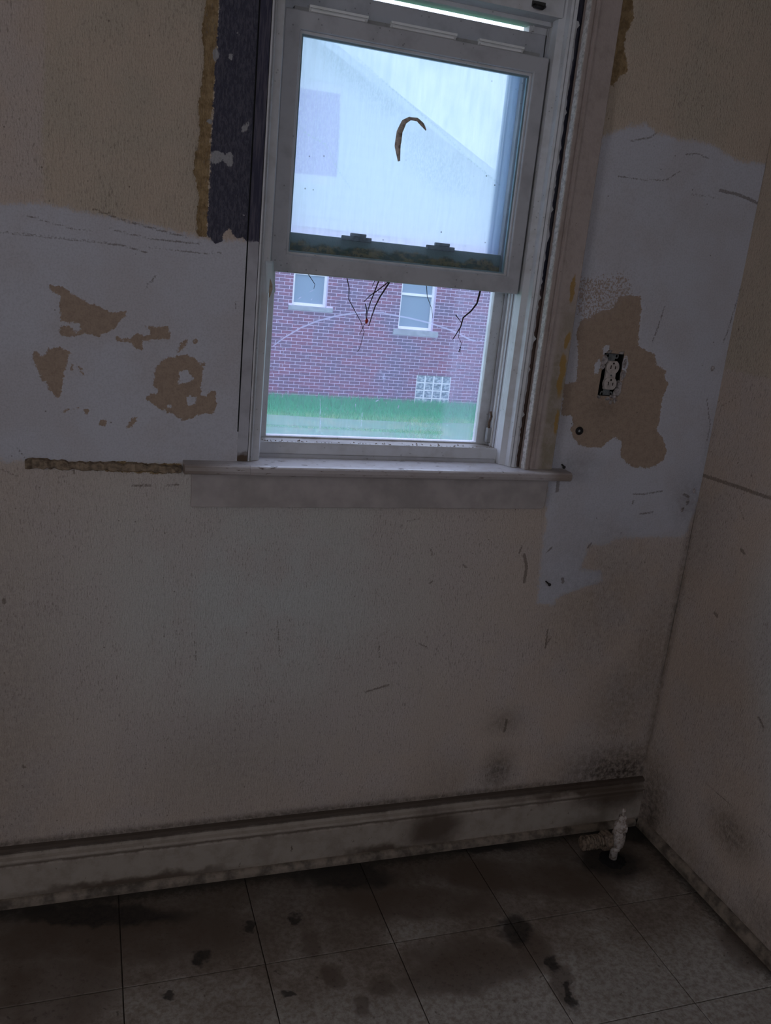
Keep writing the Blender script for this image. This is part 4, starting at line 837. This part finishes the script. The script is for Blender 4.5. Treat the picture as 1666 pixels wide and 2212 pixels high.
# dried curled strip hanging on the sash glass
lf = MB(); v = []; f = []; P3 = [(x, 0.0, z) for x, z in LEAF]
fine = []
for i in range(len(LEAF) - 1):
    for t in np.linspace(0, 1, 5)[:-1]:
        fine.append((LEAF[i][0] * (1 - t) + LEAF[i + 1][0] * t, LEAF[i][1] * (1 - t) + LEAF[i + 1][1] * t))
fine.append(LEAF[-1]); N = len(fine)
for i, (x, z) in enumerate(fine):
    a = fine[max(i - 1, 0)]; b = fine[min(i + 1, N - 1)]
    d = Vector((b[0] - a[0], 0, b[1] - a[1])).normalized(); nrm = Vector((-d.z, 0, d.x))
    t = i / (N - 1); w = 0.0058 * min(1, t * 5 + 0.25) * min(1, (1 - t) * 4 + 0.35) * (0.55 + 0.45 * abs(math.cos(3.0 * (t - 0.1))))
    y = 0.0385 - 0.010 * math.sin(t * math.pi) - 0.004 * t
    p = Vector((x, y, z))
    for s, yy in ((1, 0.0016), (1, 0.0), (-1, -0.0012), (-1, 0.0004)):
        v.append(tuple(p + nrm * w * s + Vector((0, yy + 0.002 * s, 0))))
for i in range(N - 1):
    for k in range(4): f.append((i * 4 + k, i * 4 + (k + 1) % 4, i * 4 + 4 + (k + 1) % 4, i * 4 + 4 + k))
f += [(0, 1, 2, 3), tuple((N - 1) * 4 + k for k in (3, 2, 1, 0))]
leaf = lf.add(v, f).build('dried_leaf_strip', simple('dry_brown_strip', (0.62, 0.52, 0.45), 0.8, 0.3, 120, None, 0.3), smooth=True)
tag(leaf, 'curled dry brown strip hanging on the upper glass', 'leaf')

# torn tape at the lower left corner of the raised sash
tp = empty('torn_tape', (0.345, 0.001, 1.386))
tag(tp, 'torn strip of white tape at the raised sash\'s lower left corner', 'tape')
_tm = M('white_tape'); _tm.nt.nodes.remove(_tm.b)
_tx = nd(_tm.nt, 'MixShader', {0: 0.45, 1: nd(_tm.nt, 'BsdfDiffuse', {'Color': (0.74, 0.77, 0.80)}).outputs[0], 2: nd(_tm.nt, 'BsdfTranslucent', {'Color': (0.75, 0.78, 0.82)}).outputs[0]})
_tm.nt.links.new(_tx.outputs[0], _tm.out.inputs['Surface']); MAT_TAPE = _tm.m
rows = 8; v = []; f = []
for i in range(rows + 1):
    t = i / rows
    l = [TAPE[0][k] * (1 - t) + TAPE[3][k] * t for k in (0, 1)]; r = [TAPE[1][k] * (1 - t) + TAPE[2][k] * t for k in (0, 1)]
    for s in range(4):
        u = s / 3; x = l[0] * (1 - u) + r[0] * u; z = l[1] * (1 - u) + r[1] * u
        y = 0.0015 - 0.002 * t * t + 0.0008 * math.sin(u * 3.1 + t * 4)
        v.append((x, y, z))
n0 = len(v); v += [(x, y + 0.0005, z) for x, y, z in v]
for i in range(rows):
    for s in range(3):
        a = i * 4 + s; f += [(a, a + 1, a + 5, a + 4), (n0 + a, n0 + a + 4, n0 + a + 5, n0 + a + 1)]
for i in range(rows):
    f += [(i * 4, i * 4 + 4, n0 + i * 4 + 4, n0 + i * 4), (i * 4 + 3, n0 + i * 4 + 3, n0 + i * 4 + 7, i * 4 + 7)]
f += [(0, n0, n0 + 1, 1), (1, n0 + 1, n0 + 2, 2), (2, n0 + 2, n0 + 3, 3)]
MB().add(v, f).build('strip', MAT_TAPE, tp, True)
MB().prism(TEAR, 'y', -0.0030, -0.0018).build('paper_tear', simple('brown_paper_tear', (0.42, 0.33, 0.24), 0.8, 0.2, 80), tp)

# ---------------------------------------------------------------- outside
YH = 15.5; ZG = -1.30
gmat = M('lawn_soil', 0.95, 0.1)
gmat.color(gmat.mix(gmat.ramp(gmat.noise(1.6, 5, 0.65), 0.42, 0.62), (0.05, 0.30, 0.13), (0.12, 0.32, 0.14)))
gr = MB().box(-40, 60, 0.2, 90, ZG - 0.3, ZG).build('ground', gmat.m)
struct(gr, 'lawn between the houses', 'ground')

def grass():
    n = 52000
    x = RNG.uniform(1.5, 10.5, n); y = YH - 0.12 - RNG.uniform(0, 1, n) ** 1.25 * 5.2
    tall = 0.05 + 0.10 * np.exp(-((YH - y) / 0.8) ** 2) + RNG.uniform(0, 0.05, n)
    a = RNG.uniform(0, 6.283, n); w = RNG.uniform(0.004, 0.009, n)
    lx = RNG.normal(0, 0.03, n); ly = RNG.normal(0, 0.03, n)
    V = np.zeros((n, 3, 3))
    V[:, 0] = np.stack([x - np.cos(a) * w, y - np.sin(a) * w, np.full(n, ZG - 0.01)], 1)
    V[:, 1] = np.stack([x + np.cos(a) * w, y + np.sin(a) * w, np.full(n, ZG - 0.01)], 1)
    V[:, 2] = np.stack([x + lx, y + ly, ZG + tall], 1)
    me = bpy.data.meshes.new('lawn_grass')
    me.vertices.add(n * 3); me.vertices.foreach_set('co', V.astype(np.float32).ravel())
    me.loops.add(n * 3); me.loops.foreach_set('vertex_index', np.arange(n * 3, dtype=np.int32))
    me.polygons.add(n); me.polygons.foreach_set('loop_start', np.arange(0, n * 3, 3, dtype=np.int32))
    me.update(calc_edges=True)
    m = M('grass_blades', 0.8, 0.1)
    far = m.ramp(m.sep(1), 13.2, 14.2)
    c = m.mix(far, m.mix(m.ramp(m.noise(3.0, 4), 0.4, 0.65), (0.14, 0.40, 0.20), (0.30, 0.46, 0.22)), (0.03, 0.36, 0.15))
    m.color(m.mix(m.ramp(m.noise(9, 4), 0.5, 0.7), c, (0.06, 0.46, 0.20)))
    return link('lawn_grass', me, m.m)
tag(grass(), 'bright green lawn grass in front of the brick house', 'grass', kind='stuff')

house = empty('brick_house', (6.0, YH, ZG))
tag(house, 'red brick house across the lawn with pale gable', 'house')
def brick_mat():
    m = M('red_brick', 0.9, 0.1)
    r = nd(m.nt, 'ObjectInfo').outputs['Random']
    p = nd(m.nt, 'TexWhiteNoise', {'Vector': nd(m.nt, 'VectorMath', {0: nd(m.nt, 'VectorMath', {0: m.pos, 1: (4.69, 1, 14.7)}, operation='MULTIPLY').outputs[0]}, operation='FLOOR').outputs[0]}).outputs['Value']
    c = m.mix(m.ramp(p, 0.1, 0.9), (0.205, 0.070, 0.115), (0.135, 0.072, 0.125))
    c = m.mix(m.ramp(m.noise(0.9, 3), 0.5, 0.68), c, (0.105, 0.085, 0.15))
    c = m.mix(m.ramp(m.noise(40), 0.4, 0.7, 0.0, 0.3), c, (0.12, 0.05, 0.06))
    m.color(c); return m.m
MAT_BRICK = brick_mat()
MAT_MORTAR = simple('mortar', (0.66, 0.57, 0.78), 0.95, 0.08, 20)
MAT_STONE = simple('limestone_sill', (0.30, 0.33, 0.38), 0.9, 0.12, 12)
MAT_WHITE = simple('white_frame_paint', (0.78, 0.80, 0.84), 0.6, 0.05, 12)
MAT_DGLASS = glass_material('house_glass', 'house')
W1 = (3.800, 4.505, 0.577, 1.78); W2 = (6.060, 6.830, 0.273, 1.78); GB = (6.592, 7.380, -1.30, -0.645)
HX0, HX1, ZB = -1.5, 10.3, 2.08
BP, CH = 0.2135, 0.0668
holes = [W1, W2, GB, (3.728, 4.634, 0.492, 0.577), (5.956, 6.955, 0.158, 0.273)]
bricks = []
row = 0; z = -1.325
while z < ZB:
    x = HX0 - (BP / 2 if row % 2 else 0)
    while x < HX1:
        segs = [(x + 0.007, x + BP - 0.007)]
        z0, z1 = z + 0.006, z + CH - 0.006
        for h in holes:
            if z1 > h[2] + 0.008 and z0 < h[3] - 0.008:
                ns = []
                for a, b in segs:
                    if b <= h[0] or a >= h[1]: ns.append((a, b)); continue
                    if a < h[0] - 0.03: ns.append((a, h[0] - 0.004))
                    if b > h[1] + 0.03: ns.append((h[1] + 0.004, b))
                segs = ns
        for a, b in segs:
            a = max(a, HX0); b = min(b, HX1)
            if b - a > 0.02: bricks.append((a, b, z0, z1))
        x += BP
    z += CH; row += 1
vis = [b for b in bricks if 3.45 < b[0] and b[1] < 8.15 and b[2] > -1.22 and b[3] < 1.15]
vis.sort(key=lambda b: (b[0] + b[1]) ** 2 / 4 + (YH + 1.8) ** 2 + ((b[2] + b[3]) / 2 - 1.46) ** 2)
single = set(vis[:300])
rest = MB(); cache = {}
for b in bricks:
    if b in single:
        w = round(b[1] - b[0], 3)
        if w not in cache:
            hh = (CH - 0.012) / 2
            me = bpy.data.meshes.new('brick')
            t = MB().box(-w / 2, w / 2, 0, 0.09, -hh, hh); me.from_pydata(t.v, [], t.f); me.materials.append(MAT_BRICK); cache[w] = me
        o = link('brick', cache[w], None, house)
        o.location = ((b[0] + b[1]) / 2 - 6.0, random.uniform(-0.002, 0.002), (b[2] + b[3]) / 2 - ZG)
    else:
        rest.box(b[0], b[1], YH + random.uniform(-0.002, 0.002), YH + 0.09, b[2], b[3])
tag(rest.build('brickwork', MAT_BRICK, house), kind='stuff')
# mortar bed behind the bricks, with the openings left free
mo = MB(); xs_ = sorted({HX0, HX1, W1[0], W1[1], W2[0], W2[1], GB[0], GB[1], 3.728, 4.634, 5.956, 6.955}); zs_ = sorted({-1.4, ZB, W1[2], W1[3], W2[2], W2[3], GB[2], GB[3], 0.492, 0.158})
for i in range(len(xs_) - 1):
    for j in range(len(zs_) - 1):
        cxm, czm = (xs_[i] + xs_[i + 1]) / 2, (zs_[j] + zs_[j + 1]) / 2
        if not any(h[0] < cxm < h[1] and h[2] < czm < h[3] for h in holes):
            mo.box(xs_[i], xs_[i + 1], YH + 0.007, YH + 0.22, zs_[j], zs_[j + 1])
mo.build('mortar_bed', MAT_MORTAR, house)
MB().box(HX0, HX1, YH + 0.24, YH + 8.0, -1.4, ZB).build('house_body', simple('house_inside', (0.10, 0.10, 0.11), 0.9), house)
def house_window(w, sash, blind):
    fr = MB().frame(w[0], w[1], w[2], w[3], YH + 0.10, YH + 0.20, 0.05, 0.055, 0.05).build('window', MAT_WHITE, house)
    if sash: MB().box(w[0] + 0.05, w[1] - 0.05, YH + 0.115, YH + 0.16, sash - 0.025, sash + 0.025).build('meeting_rail', MAT_WHITE, fr)
    MB().box(w[0] + 0.05, w[1] - 0.05, YH + 0.150, YH + 0.158, w[2] + 0.055, w[3] - 0.05).build('pane', MAT_DGLASS, fr)
    c = MB()
    if blind:
        zz = w[2] + 0.06
        while zz < w[3] - 0.06:
            c.box(w[0] + 0.055, w[1] - 0.055, YH + 0.185, YH + 0.190, zz, zz + 0.034); zz += 0.04
        c.build('blind', simple('teal_blind', (0.26, 0.50, 0.58), 0.8, 0.08, 10), fr)
    else:
        pts = []; nx = 40
        for k in range(nx + 1):
            pts.append((w[0] + 0.055 + (w[1] - w[0] - 0.11) * k / nx, YH + 0.190 + 0.012 * math.sin(k * 0.9)))
        pts += [(p[0], p[1] + 0.006) for p in reversed(pts)]
        c.prism(pts, 'z', w[2] + 0.06, w[3] - 0.06).build('curtain', simple('blue_grey_curtain', (0.30, 0.40, 0.56), 0.9, 0.1, 8), fr)
house_window(W1, 1.20, False)
house_window(W2, 0.985, True)
MB().box(3.728, 4.634, YH - 0.03, YH + 0.12, 0.492, 0.577).build('stone_sill', MAT_STONE, house, bevel=0.004)
MB().box(5.956, 6.955, YH - 0.03, YH + 0.12, 0.158, 0.273).build('stone_sill', MAT_STONE, house, bevel=0.004)
gb = MB().box(GB[0], GB[1], YH + 0.045, YH + 0.10, GB[2], GB[3])
bw = (GB[1] - GB[0]) / 4; bh = (GB[3] - GB[2]) / 4
for k in range(5):
    xk = GB[0] + k * bw; gb.box(max(GB[0], xk - 0.016), min(GB[1], xk + 0.016), YH + 0.008, YH + 0.05, GB[2], GB[3])
    zk = GB[2] + k * bh; gb.box(GB[0], GB[1], YH + 0.010, YH + 0.05, max(GB[2], zk - 0.012), min(GB[3], zk + 0.012))
gb = gb.build('glass_block_window', simple('block_mortar', (0.62, 0.68, 0.72), 0.9, 0.06), house)
gbm = M('wavy_glass_block', 0.2, 0.5)
gbm.color(gbm.mix(gbm.ramp(gbm.noise(16, 3, 0.6, (1, 1, 1.3)), 0.42, 0.6), (0.10, 0.16, 0.20), (0.34, 0.42, 0.48))); gbm.bump(gbm.noise(22), 0.8, 0.02)
bme = bpy.data.meshes.new('glass_block'); t = MB().box(-bw / 2 + 0.018, bw / 2 - 0.018, -0.012, 0.028, -bh / 2 + 0.014, bh / 2 - 0.014); bme.from_pydata(t.v, [], t.f); bme.materials.append(gbm.m)
for i in range(4):
    for j in range(4):
        o = link('glass_block', bme, None, gb)
        o.location = (GB[0] + (i + .5) * bw - 6.0, 0.022, GB[2] + (j + .5) * bh - ZG)
# pale lap-sided gable and roof edge over the brick
AX, AZ = 2.55, 6.03
def gable_x(z):
    return (AX - (AZ - z) / 0.504, AX + (AZ - z) / 0.504)
MAT_SIDING = simple('pale_siding', (0.50, 0.54, 0.60), 0.8, 0.06, 6)
z = ZB
while z < AZ - 0.25:
    z1 = z + 0.2; a0, b0 = gable_x(z); a1, b1 = gable_x(z1); a0, a1 = max(a0, HX0), max(a1, HX0); b0 = min(b0, HX1); b1 = min(b1, HX1)
    for (l0, l1, r0, r1) in (((a0, a1, b0, b1),) if (z1 < 3.05 or z > 4.5) else ((a0, a1, 3.60, 3.60), (4.50, 4.50, b0, b1))):
        v = [(l0, YH - 0.02, z), (r0, YH - 0.02, z), (r1, YH, z1), (l1, YH, z1), (l0, YH + 0.03, z), (r0, YH + 0.03, z), (r1, YH + 0.03, z1), (l1, YH + 0.03, z1)]
        MB().add(v, [(0, 1, 2, 3), (4, 7, 6, 5), (0, 4, 5, 1), (1, 5, 6, 2), (2, 6, 7, 3), (3, 7, 4, 0)]).build('siding_board', MAT_SIDING, house)
    z = z1
MB().prism([(HX0, ZB), (HX1, ZB), (HX1, gable_x(0)[0] * 0 + AZ - (HX1 - AX) * 0.504), (AX, AZ), (HX0, AZ - (AX - HX0) * 0.504)], 'y', YH + 0.04, YH + 0.3).build('gable_sheathing', MAT_MORTAR, house)
house_window((3.60, 4.50, 3.08, 4.48), 3.78, True)
for sgn, xe in ((1, HX1 + 0.4), (-1, HX0 - 0.4)):
    ze = AZ - abs(xe - AX) * 0.504
    MB().prism([(AX, AZ), (xe, ze), (xe, ze + 0.07), (AX, AZ + 0.08)], 'y', YH - 0.35, YH + 8.3).build('roof', simple('grey_shingle', (0.40, 0.42, 0.46), 0.9, 0.2, 8), house)
    MB().prism([(AX, AZ - 0.09), (xe, ze - 0.09), (xe, ze + 0.02), (AX, AZ + 0.02)], 'y', YH - 0.37, YH - 0.33).build('rake_board', MAT_SIDING, house)

# bare vine that has crept in between the sash and the storm glass
VY = 0.1075
vine = empty('bare_vine', (0.64, VY, 1.47))
tag(vine, 'bare dark vine twigs hanging behind the raised sash', 'vine')
MAT_TWIG = simple('dark_twig_bark', (0.030, 0.014, 0.018), 0.85, 0.2, 150)
MB().tube([(0.383, VY, 1.474), (0.50, VY + .001, 1.471), (0.62, VY, 1.475), (0.75, VY + .001, 1.470), (0.897, VY, 1.473)], [0.0035, 0.0034, 0.0032, 0.0030, 0.0028], 8).build('stem', MAT_TWIG, vine, True)
RAD = dict(t1=0.0017, t2=0.0014, t3=0.0014, t3b=0.0010, t4=0.0010, t5=0.0009, t6=0.0009, t7=0.0020, t7b=0.0010, t7c=0.0007, t8=0.0008)
HANG = ('t1', 't2', 't3', 't3b', 't5', 't6', 't7', 't8')
twigs = {}
for k, pts in VINE.items():
    p = [(x, VY, z) for x, z in pts]
    if k in HANG:
        x0, z0 = pts[0]; dx = x0 - pts[1][0]
        p = [(x0 + dx * 0.7, VY, 1.472)] + p
    n = len(p); r = [RAD[k] * (1.25 - 0.75 * i / (n - 1)) for i in range(n)]
    twigs[k] = MB().tube(p, r, 6).build('twig', MAT_TWIG, vine, True)
bx_, bz_ = VINE['t4'][3]
MB().lathe([(0.0012, -0.006), (0.0034, -0.002), (0.0036, 0.002), (0.0012, 0.006)], (bx_, VY, bz_), 'z', 10).build('bud', simple('red_bud', (0.45, 0.03, 0.02), 0.6, 0.1), twigs['t4'], True)
bx_, bz_ = VINE['t7c'][-2]
for dz in (0.0, -0.005, -0.009):
    MB().lathe([(0.0006, -0.002), (0.0018, 0), (0.0006, 0.002)], (bx_ + dz * .2, VY, bz_ + dz), 'z', 8).build('bud', MAT_TWIG, twigs['t7c'], True)
